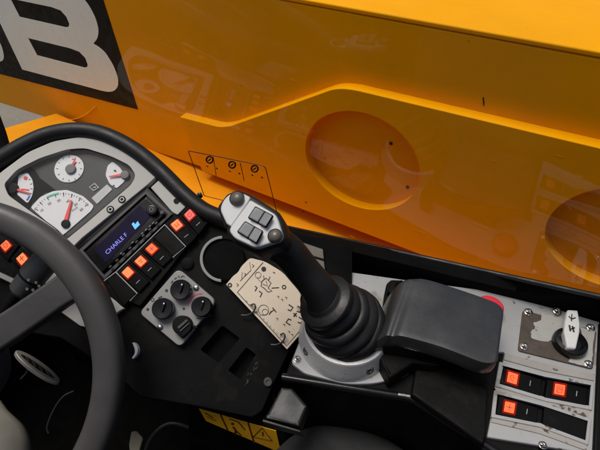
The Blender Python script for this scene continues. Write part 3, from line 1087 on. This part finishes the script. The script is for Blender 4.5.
# machine drawing
ps.stroke(CT, [(262, 281), (266, 278), (271, 283), (268, 288), (272, 291), (268, 292), (264, 288), (261, 286)], 0.70, closed=True)
ps.stroke(CT, [(264, 279), (263.5, 275.5)], 0.62)
ps.stroke(CT, [(268.5, 280), (270, 276.5)], 0.62)
ps.stroke(CT, [(266, 281), (267.5, 286), (263, 284)], 0.55)
ps.stroke(CT, [(271.5, 288), (279, 287.5)], 0.78)
ps.stroke(CT, ring_pts((284, 287), 1.9, 6), 1.0)
ps.stroke(CT, [(255, 286), (257, 287.5), (255, 291)], 1.01)
ps.stroke(CT, [(259, 291), (262, 293), (260, 297)], 1.01)
ps.stroke(CT, [(272.5, 307.5), (276, 312)], 0.94)
ps.stroke(CT, [(271.3, 311), (269, 314.5)], 0.94)
ps.stroke(CT, [(274, 309.5), (270.5, 312.5)], 0.70)
for k_ in range(11):
    x, y = 246 + k_ * 3.4, 300.5 + k_ * 3.55
    ps.stroke(CT, [(x, y), (x + 1.3, y + 1.4)], .35)
for (x, y) in ((277, 296), (281, 299), (285, 297), (288, 331), (291, 334), (283, 324), (276, 318)):
    ps.stroke(CT, [(x, y), (x + 2, y + .4), (x + 1.4, y + 2)], .45)
# four lever arrows round a cross
for (x, y, sx, sy) in ((290, 307.5, 1, 1), (299, 309, 1, 1), (289, 322, -1, -1), (300, 320, 1, 1)):
    ps.stroke(CT, [(x - 1.2 * sx, y - 3 * sy), (x + 3 * sx, y - .2 * sy), (x + .5 * sx, y + 3.2 * sy), (x - 2.2 * sx, y + 2 * sy)], 1.09)
ps.stroke(CT, [(293.5, 313), (296.5, 316.5)], 1.17)
ps.stroke(CT, [(296.5, 313), (293.5, 316.5)], 1.17)
ps.stroke(CT, ring_pts((258, 275), 3, 12), .35)
ps.stroke(CT, ring_pts((263.5, 310), 5.2, 14), .4)
ps.stroke(CT, ring_pts((265, 312), 3, 10), .35)
ps.stroke(CT, [(257, 278), (262, 283)], 0.31)
ps.stroke(CT, [(273, 272), (275, 273)], 0.78)
ps.build("plate_print", PRINT, card)
for (x, y) in ((252.5, 306), (282, 335.5)):
    hk = [(x - 11, y + 9), (x - 5, y + 9), (x + 1, y + 5.5), (x + 3, y + 1), (x + 1.5, y - 2), (x - 1.5, y - 1)]
    hh = [-.003, 0, .004, .009, .009, .0025]
    sp_ = spline([(a[0], a[1], b * 1000) for a, b in zip(hk, hh)], 5, False)
    M().tube([CP.hit((q[0], q[1]), q[2] / 1000) for q in sp_], .0010, 8).build("wire_hook", DULL_STEEL, card)

# ------------------------------------------------------------------ side console
ZC = -.45
C0 = Plane((0, .3, ZC), (0, 0, 1), T)
con = thing("side_console", "grey steel side console with lit rocker switches and worn key switch plate", "console", tuple(C0.hit((480, 380), -.3)))
R1 = [(501.5, 364.5), (545, 376), (592, 384.5), (590, 407), (546, 398.5), (498, 384)]
R2 = [(496.5, 393), (541, 404.5), (589, 420.5), (586.5, 441.5), (541, 424.5), (494, 415)]
plate = [(344, 271, 2), (400, 279), (480, 289.5), (540, 304), (600, 322, 2), (598, 350), (592.5, 454, 3), (487, 437, 2), (505, 352, 2), (470, 352), (425, 360), (404, 376, 6), (375, 383.5, 10), (346, 384, 10), (305, 373.5, 4), (291, 362.5, 4), (304, 330, 3), (330, 300)]
M().prism(C0, rounded(plate, 1), -.004, 0, holes=[R1, R2], bev=.0012).build("top_plate", PLATE, con)
C_in = [(318, 290), (346, 276), (480, 293), (640, 336), (640, 478), (485, 452), (413, 396), (300, 379), (284, 377)]
M().prism(C0, C_in, -.62, -.0045, bev=.003, ref=-.0045).build("console_body", BLACK, con)
M().prism(C0, [(599.5, 323), (660, 338), (660, 470), (594, 456)], -.01, .004, bev=.002).build("end_trim", BLACK, con)
# stepped dirty ledges along the switch rows
for rr_ in (R1, R2):
    fr_o = inset([tuple(p) for p in rr_], -2.6)
    M().prism(C0, rounded(fr_o, 1.2), .0002, .0026, holes=[rr_], bev=.0008).build("switch_frame", PLATE, con)
M().prism(C0, [(494.5, 386.8), (546, 401), (589.5, 410.5), (588.5, 418), (542, 403.5), (496, 390.5)], .0001, .0012).build("dirty_ledge", PLATE_DIRTY, con)
M().prism(C0, [(492, 418), (541, 428), (587, 445), (586.5, 450.5), (540, 433.5), (491.5, 422)], .0001, .0012).build("dirty_ledge", PLATE_DIRTY, con)
M().prism(C0, [(505, 353), (548, 364), (595, 374.5), (594, 380.5), (545, 371), (504, 359.5)], .0001, .0014).build("dirty_ledge", PLATE_DIRTY, con)
CB = C0.up(-.004)
arc_ic = [[(-.6, .3), (-.2, -.4), (.4, -.4), (.6, .1), (.1, .1), (.0, .5)]]
wash_ic = [[(-.6, -.5), (.6, -.5), (.6, .5), (-.6, .5), (-.6, -.5)], [(-.1, -.2), (.3, -.1), (.2, .3), (-.2, .2)]]
W = .004
rocker(CB, [(499.5, 383), (502.5, 366), (545, 377.5), (543, 397)], (.5, .27), 10.2, LAMP, con, (.5, .68), arc_ic, label="lit rocker switch at the front of the upper row")
rocker(CB, [(544, 397.5), (546.5, 378), (591, 386), (589.5, 406)], (.55, .32), 10.2, LAMP, con, (.5, .7), wash_ic, label="lit rocker switch at the rear of the upper row")
rocker(CB, [(495.5, 414), (498.5, 394.5), (541, 405.5), (540, 424)], (.5, .29), 10.2, LAMP, con, (.5, .69), grid_ic, label="lit rocker switch in the lower row beside a blank")
M().prism(CB, rounded([(542.5, 425), (544.5, 406.5), (587.5, 421), (585.5, 440.5)], 1), 0, .005, bev=.001).build("blanking_plate", BLACK, con)

# worn key plate
KPL = [(523, 309.5), (597, 331), (593, 369), (518, 350.5)]
kp = M().prism(C0, rounded(KPL, 3), .0002, .002, bev=.0006).build("key_plate", RUST, con)
KT = C0.up(.002)


def ragged(pts, amp, sub=4):
    out = []
    n = len(pts)
    for i in range(n):
        a, b = Vector(pts[i]), Vector(pts[(i + 1) % n])
        for k_ in range(sub):
            q = a.lerp(b, k_ / sub)
            out.append((q.x + random.uniform(-amp, amp), q.y + random.uniform(-amp, amp)))
    return out


M().prism(KT, ragged([(542, 313), (556, 316.5), (566, 319), (566, 331), (556, 340), (545, 341.5), (532, 338.5), (530.5, 332), (535, 328), (533.5, 322), (541.5, 320.5)], .7), .0001, .0004).build("paint_patch", CHIP, kp)
M().prism(KT, ragged([(580, 326.5), (595, 331), (592.5, 355), (591.5, 367), (580, 365), (568, 361), (572, 356), (582, 352), (585, 344)], .7), .0001, .0004).build("paint_patch", CHIP, kp)
for c in ((528.3, 312.3), (557, 311.3), (590.5, 327.8), (524.2, 346.5), (588.3, 364.2), (542.6, 445.5), (297, 359.5), (345, 390)):
    if c == (345, 390):
        continue
    pl = KT if 310 < c[1] < 370 and c[0] > 500 else C0
    rm = pl.px(c, 3.6)
    s_ = M()
    s_.lathe(pl.hit(c), Vector((random.uniform(-.08, .08), random.uniform(-.08, .08), 1)), [(rm * 1.15, .0001), (rm * 1.15, .0008), (rm * .95, .0012), (rm * .85, .0028), (rm * .5, .0034), (rm * .42, .0022), (0, .0022)], 22)
    so = s_.build("plate_screw", STEEL, con)
    x_ = M()
    for a in (30, 120):
        dx, dy = 2.0 * math.cos(math.radians(a)), 2.0 * math.sin(math.radians(a))
        x_.stroke(pl.up(.0034), [(c[0] - dx, c[1] - dy), (c[0] + dx, c[1] + dy)], .8, h=.0003, h0=-.001)
    x_.build("screw_slot", PRINT, so)

# rotary key switch
kc = KT.hit((569.7, 343), .004)
rm = KT.px((569.7, 343), 16.2, .004)
ks = M()
ks.lathe(kc, Vector((0, 0, 1)), [(rm * .98, -.0039), (rm, .002), (rm * .93, .005), (rm * .72, .006), (rm * .6, .002), (0, .002)], 40)
ksw = ks.build("rotary_switch", BLACK_SMOOTH, con)
KH = KT.up(.006)
M().prism(KH, rounded([(567.5, 309.5), (578, 310), (580.3, 324), (580, 332), (576.3, 348.5), (567.3, 347.8), (564, 331), (565, 322)], 1.5), 0, .008, bev=.0018).build("switch_handle", HANDLE_WHITE, ksw)
ps = M()
KHT = KH.up(.008)
ps.stroke(KHT, [(569, 316), (571.5, 319), (575.5, 317.5)], 1.2)
ps.stroke(KHT, [(572, 314), (571.5, 321)], .8)
ps.stroke(KHT, [(569.5, 325), (570.5, 331)], 1.5)
ps.stroke(KHT, [(572.5, 326), (574, 332)], 1.5)
ps.stroke(KHT, [(571, 329), (575, 327.5)], 1.1)
ps.build("handle_print", PRINT, ksw)

# red stop button behind the armrest
rb = M()
rc = C0.hit((491, 305), .016)
rm = C0.px((488, 308), 13, .016)
rb.lathe(rc, Vector((0, 0, 1)), [(rm * .6, -.0159), (rm * .6, -.008), (rm, -.006), (rm, -.002), (rm * .88, 0), (rm * .5, .0012), (0, .0016)], 40)
rb.build("stop_button", RED, con)

# cast collar round the joystick boot
jb = C0.hit((345, 338)) + Vector((0, 0, .025))
rm = C0.px((345, 338), 46, 0)
cl = M()
ang = lambda a: (math.cos(math.radians(a)), math.sin(math.radians(a)))
cl.lathe(jb, Vector((0, 0, 1)), [(rm * 1.01, -.0248), (rm * 1.0, -.0185), (rm * .975, -.0165), (rm * .915, -.002), (rm * .89, 0), (rm * .80, .0005), (rm * .78, -.002), (rm * .78, -.0248)], 64)
cl.build("joystick_collar", CAST, con)
bx = M()
bx.prism(C0, rounded([(374, 338), (436, 352), (440, 366), (414, 363), (390, 378), (380, 360)], 2), .0005, .020, bev=.003)
bx.build("hinge_cover", BLACK, con)
for c in ((362.5, 359), (308.5, 350)):
    hz = .011
    q = C0.hit(c, hz)
    rad_ = Vector((q.x - jb.x, q.y - jb.y, 0)).normalized()
    nn_ = (rad_ * .9 + Vector((0, 0, .36))).normalized()
    q = Vector((jb.x, jb.y, q.z)) + rad_ * (rm * .957)
    s_ = M()
    s_.lathe(q, nn_, [(.0044, -.002), (.0044, .0008), (.0036, .0008), (.003, -.001), (0, -.001)], 24)
    cb = s_.build("collar_bolt_seat", PRINT, con)
    s_ = M()
    s_.lathe(q, nn_, [(.0026, -.001), (.0026, .0006), (.0014, .001), (0, .001)], 20)
    s_.build("collar_bolt", STEEL, cb)
# front rail of the console
rl = M()
rl.tube([C0.hit(p, -.006) for p in rounded([(282, 377), (330, 385), (412, 398, 8), (497, 453), (560, 480)], 0)], .0042, 12)
rl.build("front_rail", BLACK_SMOOTH, con)
s_ = M()
s_.tube([C0.hit(p, -.0035) for p in ((398, 394.3), (411, 396.2))], .0022, 8)
s_.build("rail_clip", STEEL, con)
M().prism(C0, rounded([(416, 366), (446, 366), (489, 388), (487, 438), (484, 445), (420, 400), (411, 394)], 3), -.002, .006, bev=.003, ref=.006).build("black_side_cover", BLACK, con)
# grey moulded box below the console front
GB = plane3((265, 418, .470), (305, 428, .462), (290, 385, .485))
m = M()
m.prism(GB, rounded([(265, 418), (281, 387), (292, 388), (307.5, 406), (299, 427)], 1), -.03, .006, bev=.003)
m.prism(GB, [(263, 419), (300, 430), (301, 433), (262, 422)], -.03, .009, bev=.001)
m.build("moulded_box", BOX_DARK, con)

# ------------------------------------------------------------------ armrest pad
arm = thing("armrest", "black padded armrest with dull grey sheen behind the joystick boot", "armrest", tuple(C0.hit((440, 330), .0)))
AP = Plane((0, .3, ZC + .055), (0, 0, 1), T)


def armtop(s_, t_):
    e0 = [Vector(p) for p in spline([(389, 284), (402, 277), (425, 276.5), (462, 287.5), (492, 298), (506, 303.5)], 10, False)]
    e1 = [Vector(p) for p in spline([(366, 338), (384, 336), (402, 338.5), (440, 349), (478, 363.5), (498, 369)], 10, False)]
    a, b = e0[int(s_ * (len(e0) - 1))], e1[int(s_ * (len(e1) - 1))]
    return a.lerp(b, t_)


NS, NT = 50, 24
m = M()
vs, fs = [], []
for i in range(NS + 1):
    s_ = i / NS
    for j in range(NT + 1):
        t_ = j / NT
        p = armtop(s_, t_)
        # rounded far end corners
        edge = min(t_, 1 - t_)
        if s_ > .80:
            k_ = (s_ - .80) / .20
            pull = 1 - math.sqrt(max(0, 1 - k_ ** 2 * .75))
            p = armtop(s_, .5 + (t_ - .5) * (1 - pull * .62))
        q = AP.hit(tuple(p))
        dz = 0
        nose = max(0, (.30 - s_) / .30)
        dz -= .034 * nose ** 1.7
        rd = .06
        if edge < rd:
            dz -= .006 * (1 - math.sqrt(max(0, 1 - ((rd - edge) / rd) ** 2)))
        e2 = 1 - s_
        if e2 < .05:
            dz -= .009 * (1 - math.sqrt(max(0, 1 - ((.05 - e2) / .05) ** 2)))
        dz -= .004 * math.exp(-((s_ - .30) / .05) ** 2) * (.4 + .6 * t_)
        q.z += dz
        vs.append(q)
W_ = NT + 1
for i in range(NS):
    for j in range(NT):
        fs.append((i * W_ + j, (i + 1) * W_ + j, (i + 1) * W_ + j + 1, i * W_ + j + 1))
loop = [j for j in range(W_)] + [i * W_ + NT for i in range(1, NS + 1)] + [NS * W_ + j for j in range(NT - 1, -1, -1)] + [i * W_ for i in range(NS - 1, 0, -1)]
b0 = len(vs)
for k_ in loop:
    v = vs[k_].copy()
    v.z -= .010
    vs.append(v)
n_ = len(loop)
for i in range(n_):
    j = (i + 1) % n_
    fs.append((loop[i], loop[j], b0 + j, b0 + i))
fs.append(tuple(b0 + i for i in range(n_)))
m.add(vs, fs)
m.build("pad", PAD, arm, smooth=50)
m = M()
# foam edge line round the nose
m.tube([AP.hit(p, h) for p, h in (((398, 284), -.030), ((398.5, 290), -.033), ((393, 306), -.037), ((384, 322), -.040), ((370, 341), -.046))], .0012, 8)
m.build("foam_edge", BROWN_EDGE, arm)
m = M()
m.prism(AP, rounded([(386.5, 283), (391, 279), (404, 279.5), (398, 290), (378, 338), (368, 342), (383, 308)], 2), -.05, -.028, bev=.003)
m.prism(AP, rounded([(387, 291), (391, 280.5), (399, 281), (394, 294)], 1.5), -.03, -.020, bev=.002)
m.build("hinge", BLACK, arm)
m = M()
m.prism(AP, rounded([(404, 290), (480, 305), (476, 352), (396, 336)], 3), -.0545, -.02, bev=.002)
m.build("support", BLACK, arm)

# ------------------------------------------------------------------ joystick
joy = thing("joystick", "black joystick with silver thumb plate and two grey rockers leaning over the boot", "joystick", tuple(jb))
top_c = at(325, 301, .455)
base_c = jb + Vector((0, 0, .001))
ax = (top_c - base_c)
Lb = ax.length
rb_ = C0.px((343, 325), 38, .025)
prof = [(rb_ * 1.03, -.004), (rb_ * 1.04, .003), (rb_ * 1.0, .007)]
for (f0, r_) in ((.14, 1.0), (.40, .90), (.62, .77)):
    h_ = Lb * f0
    st = Lb * .25
    prof += [(rb_ * r_ * .90, h_), (rb_ * r_ * .975, h_ + st * .18), (rb_ * r_, h_ + st * .42), (rb_ * r_ * .96, h_ + st * .68), (rb_ * r_ * .86, h_ + st * .92)]
prof += [(.0255, Lb * .88), (.0245, Lb * 1.0), (.015, Lb * 1.02), (0, Lb * 1.02)]
bt = M()
bt.lathe(base_c, ax, prof, 56)
# small natural irregularity of the rubber folds
for v in bt.v:
    k_ = math.sin(v.x * 130) * math.cos(v.y * 170 + v.z * 60)
    v += (v - base_c).normalized() * (.0006 * k_)
bt.build("boot", BLACK_RUBBER, joy, smooth=60)
hd = at(254, 222, .405)
p0 = top_c + ax.normalized() * .000
fa = (ax.normalized() + CR * -.10).normalized()
fg = M()
fg.lathe(top_c - fa * .001, fa, [(.0225, -.007), (.0285, -.006), (.0297, -.004), (.0297, .0015), (.0288, .0030), (.0215, .0042), (.0195, .0058), (.0185, .009), (.012, .012), (0, .012)], 48)
fg.build("boot_flange", BLACK_RUBBER, joy, smooth=60)
path = [p0, at(317, 287, .450), at(303, 270, .444), at(288, 252, .432), at(272, 240, .424), at(252, 224, .419)]
sp_ = spline([tuple(p) for p in path], 6, False)
nn = len(sp_)
rad = [.0195 - .0028 * min(1, i / (nn * .3)) + .0015 * max(0, (i / nn - .6)) * 2 for i in range(nn)]
sh = M()
sh.tube([Vector(p) for p in sp_], rad, 24)
sh.build("shaft", BLACK_RUBBER, joy, smooth=60)
JP = plane3((237, 199, .412), (262, 199, .407), (262, 240, .397))
JP = Plane(JP.o, (JP.n * .9 + Vector((0, 0, .15))).normalized())
JP = Plane(at(250, 220, .402), JP.n)
h_out = rounded([(215.5, 206), (226.5, 191.5), (240, 189), (253, 194.5), (279, 211), (284, 222), (287, 236), (283, 244), (256, 252.5), (232, 241.5), (225, 231), (226, 228), (223, 226)], 4)
hm = M()
hm.prism(JP, h_out, -.030, -.0015, bev=.006, seg=4)
hm.build("grip_head", BLACK_RUBBER, joy, smooth=60)
up_ = rounded([(219.8, 209.5, 4), (223, 200, 5), (230.5, 192.9, 5), (240.7, 192, 5), (250.5, 197, 2), (249, 201, 1), (231, 226.5, 1), (226.5, 224, 2)], 2)
lo_ = rounded([(250, 199.5, 2), (276, 214.5, 4), (279, 222, 4), (282.7, 235, 4), (280, 240, 4), (255.5, 248, 5), (234, 238, 4), (229, 231, 4), (230.5, 226.3, 2)], 2)
M().prism(JP, up_, -.004, .0005, bev=.0012).build("thumb_plate", JOY_WHITE, joy)
M().prism(JP, lo_, -.004, .0035, bev=.0016).build("thumb_plate", JOY_WHITE, joy)
for q in ([(255.5, 206.5), (272.8, 215.5), (265.5, 227.3), (248.2, 217.6)], [(245.3, 221.3), (262.6, 231), (256.2, 243.5), (237.4, 231.7)]):
    c_ = sum((Vector(p) for p in q), Vector((0, 0))) / 4
    qo = [tuple(c_ + (Vector(p) - c_) * 1.06) for p in q]
    JT = JP.up(.0035)
    we = M().prism(JT, rounded(qo, 1.5), .0001, .0014, bev=.0004).build("rocker_well", BLACK, joy)
    a, b, c, d_ = [Vector(p) for p in q]
    # two sloping halves of the thumb rocker meeting in a valley
    m1 = a.lerp(b, .56)
    m2 = d_.lerp(c, .56)
    for half, hs_ in (([a, m1, m2, d_], (.0052, .0034, .0034, .0052)), ([m1, b, c, m2], (.0046, .0066, .0066, .0046))):
        cc = sum(half, Vector((0, 0))) / 4
        hf = [cc + (p - cc) * .93 for p in half]
        k = M()
        tp_ = [JT.hit(tuple(p), h_) for p, h_ in zip(hf, hs_)]
        lo2 = [JT.hit(tuple(cc + (p - cc) * 1.03), .0012) for p in hf]
        k.add(lo2 + tp_, [(3, 2, 1, 0), (4, 5, 6, 7), (0, 1, 5, 4), (1, 2, 6, 5), (2, 3, 7, 6), (3, 0, 4, 7)])
        k.build("rocker_half", GREY_KEY, we, bevel=.0011)
for (c, r, hz) in (((237, 198.3), 6.9, .0005), ((275, 236), 6.7, .0035)):
    k = M()
    JT = JP.up(hz)
    rm = JT.px(c, r, .004)
    k.lathe(JT.hit(c, .003), JT.n, [(rm, -.0029), (rm, .0), (rm * .93, .0016), (rm * .7, .0030), (rm * .35, .0037), (0, .0039)], 32)
    k.build("thumb_button", BUTTON, joy)
    k = M()
    k.lathe(JT.hit(c, .0002), JT.n, [(rm * 1.14, -.0001), (rm * 1.14, .0008), (rm * 1.02, .0008)], 32)
    k.build("button_collar", BLACK, joy)

# ------------------------------------------------------------------ steering wheel
WZ = .485
wc = at(-58, 375, WZ)
wn = (-CF + CU * .04 + CR * .02).normalized()
wheel = thing("steering_wheel", "dark grey steering wheel with flat spoke in front of the dashboard", "steering wheel", tuple(wc - wn * .05))
Rw = 166 * WZ / FPX
uu = (CR - wn * CR.dot(wn)).normalized()
vv = wn.cross(uu)
pts = [wc + uu * (Rw * math.cos(2 * math.pi * i / 128)) + vv * (Rw * math.sin(2 * math.pi * i / 128)) for i in range(128)]
m = M()
n_ = 20
vs, fs = [], []
for i, p in enumerate(pts):
    rad_ = (p - wc).normalized()
    for k in range(n_):
        a = 2 * math.pi * k / n_
        ca, sa = math.cos(a), math.sin(a)
        vs.append(p + rad_ * (.0160 * math.copysign(abs(ca) ** .72, ca)) + wn * (.0150 * math.copysign(abs(sa) ** .72, sa)))
for i in range(128):
    for k in range(n_):
        j, k2 = (i + 1) % 128, (k + 1) % n_
        fs.append((i * n_ + k, j * n_ + k, j * n_ + k2, i * n_ + k2))
m.add(vs, fs)
m.build("rim", WHEEL, wheel, smooth=60)
WPn = Plane(wc, wn)
spk = spline([(64, 260), (88, 284), (108, 318), (102, 334), (96.5, 327), (91.5, 313), (85.5, 302.5), (77, 300.5), (66, 305), (40, 323), (0, 350), (-40, 372), (-50, 345), (-30, 331), (0, 313), (30, 293), (49, 280), (57, 273), (60, 266)], 4)
M().prism(WPn, spk, -.014, .009, bev=.004).build("spoke", WHEEL, wheel)
spk2 = rounded([(-70, 330), (-45, 325), (-160, 260), (-170, 290)], 4)
M().prism(WPn, spk2, -.014, .009, bev=.004).build("spoke", WHEEL, wheel)
hubm = M()
hubm.lathe(wc - wn * .012, wn, [(.048, -.03), (.048, .010), (.042, .016), (.03, .018), (0, .019)], 48)
hubm.build("hub", WHEEL, wheel)

# ------------------------------------------------------------------ column stalk
st = thing("control_stalk", "black multifunction stalk with white printed symbols behind the steering wheel", "control stalk", tuple(at(10, 320, .55)))
a0, a1 = at(21, 290, .535), at(48, 258, .53)
axs = (a1 - a0).normalized()
k = M()
Ls = (a1 - a0).length
k.lathe(a0, axs, [(.008, -.006), (.0135, 0), (.0148, Ls * .38), (.0158, Ls * .42), (.0158, Ls * .92), (.014, Ls), (0, Ls * 1.02)], 32)
k.build("grip", BOX_GREY, st)
k = M()
k.lathe(a0, axs, [(.0145, Ls * .385), (.0163, Ls * .40), (.0163, Ls * .44), (.0150, Ls * .455)], 32)
k.build("collar", BLACK, st)
k = M()
k.tube([a0, at(10, 305, .54), at(-6, 325, .545), at(-30, 350, .56)], .0052, 12)
k.build("arm", BLACK, st)
SPn = Plane(a0.lerp(a1, .2) - CF * .0165, -CF)
ps = M()
for (x, y) in ((27, 289), (33, 290), (36, 282.5), (28.5, 280), (39, 286)):
    ps.stroke(SPn, [(x - 1, y - 1), (x + 1, y - .6), (x + .6, y + 1.1), (x - 1.2, y + .6)], .5, closed=True)
ps.build("printed_symbols", PRINT_GREY, st)
ps = M()
ps.disc(SPn.up(.0005), (33.5, 270.3), .8, 0, .0005, n=12)
ps.build("white_dot", DIAL, st)

# ------------------------------------------------------------------ foot well: pedal with bright rim, thin lever, pale moulding
pd = thing("pedal", "dark pedal pad framed by a bright metal rim seen under the wheel", "pedal", tuple(at(40, 385, .72)))
PP = plane3((16, 352, .70), (60, 381, .70), (45, 362, .715))
cen = Vector((38, 366))
e1 = Vector((46, 32)).normalized()
e2 = Vector((-e1.y, e1.x))
oval = [tuple(cen + e1 * (27 * math.cos(t)) + e2 * (5.8 * math.sin(t))) for t in [2 * math.pi * i / 40 for i in range(40)]]
inn = [tuple(cen + e1 * (22 * math.cos(t)) + e2 * (3.2 * math.sin(t)) + e2 * .4) for t in [2 * math.pi * i / 40 for i in range(40)]]
M().prism(PP, oval, -.006, 0, holes=[inn], bev=.0015).build("metal_rim", mat("pedal_rim", (.35, .34, .31), .4, metal=.3), pd)
M().prism(PP, inn, -.008, -.002).build("rubber_pad", BLACK_RUBBER, pd)
rb = M()
for f in (-.6, -.2, .2, .6):
    c = cen + e1 * (21 * f)
    rb.stroke(PP.up(-.002), [tuple(c - e1 * 3 - e2 * 1.5), tuple(c + e1 * 3 + e2 * 1.5)], 1.2, h=.0012)
rb.build("pad_tread", DULL_STEEL, pd)
m = M()
m.tube([at(30, 366, .715), at(26, 374, .74), at(21, 379, .78)], .0018, 8)
m.build("pedal_arm", DULL_STEEL, pd)
lv = M()
lv.tube([at(*p, .78) for p in spline([(74, 391), (64, 396), (56, 406), (50, 418), (47, 428), (48.5, 433)], 6, False)], .0016, 8)
tag(lv.build("bent_rod", DULL_STEEL), "thin dark bent metal rod in the shadowy foot well", "rod")
m = M()
BPn = plane3((0, 430, .62), (25, 430, .62), (12, 408, .66))
m.prism(BPn, rounded([(-30, 385), (0, 396), (8, 407, 3), (24, 421, 6), (30, 436, 8), (26, 475, 4), (-30, 475)], 2), -.05, 0, bev=.010, seg=5)
tag(m.build("column_moulding", BEIGE, bevel=0), "pale beige rounded moulding at the foot of the steering column", "moulding")
m = M()
m.prism(plane3((128, 440, .72), (142, 440, .72), (134, 432, .74)), rounded([(129, 443), (131, 431), (137, 430), (143.5, 437), (139, 452), (130, 455)], 1.5), -.02, 0, bev=.003)
tag(m.build("pedal_block", BEIGE), "small pale worn pedal block beside the lower wheel rim", "pedal")
cb_ = M()
cb_.tube([at(*p, .80) for p in spline([(140, 470), (150, 440), (168, 424), (190, 428), (206, 440), (214, 470)], 6, False)], .004, 8)
tag(cb_.build("floor_cable", DULL_STEEL), "dark cable looping across the foot well below the dashboard", "cable")
# seat cushion edge at the bottom
sm = M()
sc_ = at(368, 500, .50)
SPl = Plane(sc_, (0, 0, 1), (1, 0, 0))
sm.prism_uv(SPl, rounded([(-.15, -.34), (.15, -.34), (.115, .076, .11), (-.115, .076, .11)], .05, 8), -.07, .010, bev=.03, seg=6)
tag(sm.build("seat_cushion", SEAT, smooth=60), "dark cloth seat cushion edge below the console", "seat")

for o in S.objects:
    if "_loc" in o.keys():
        del o["_loc"]
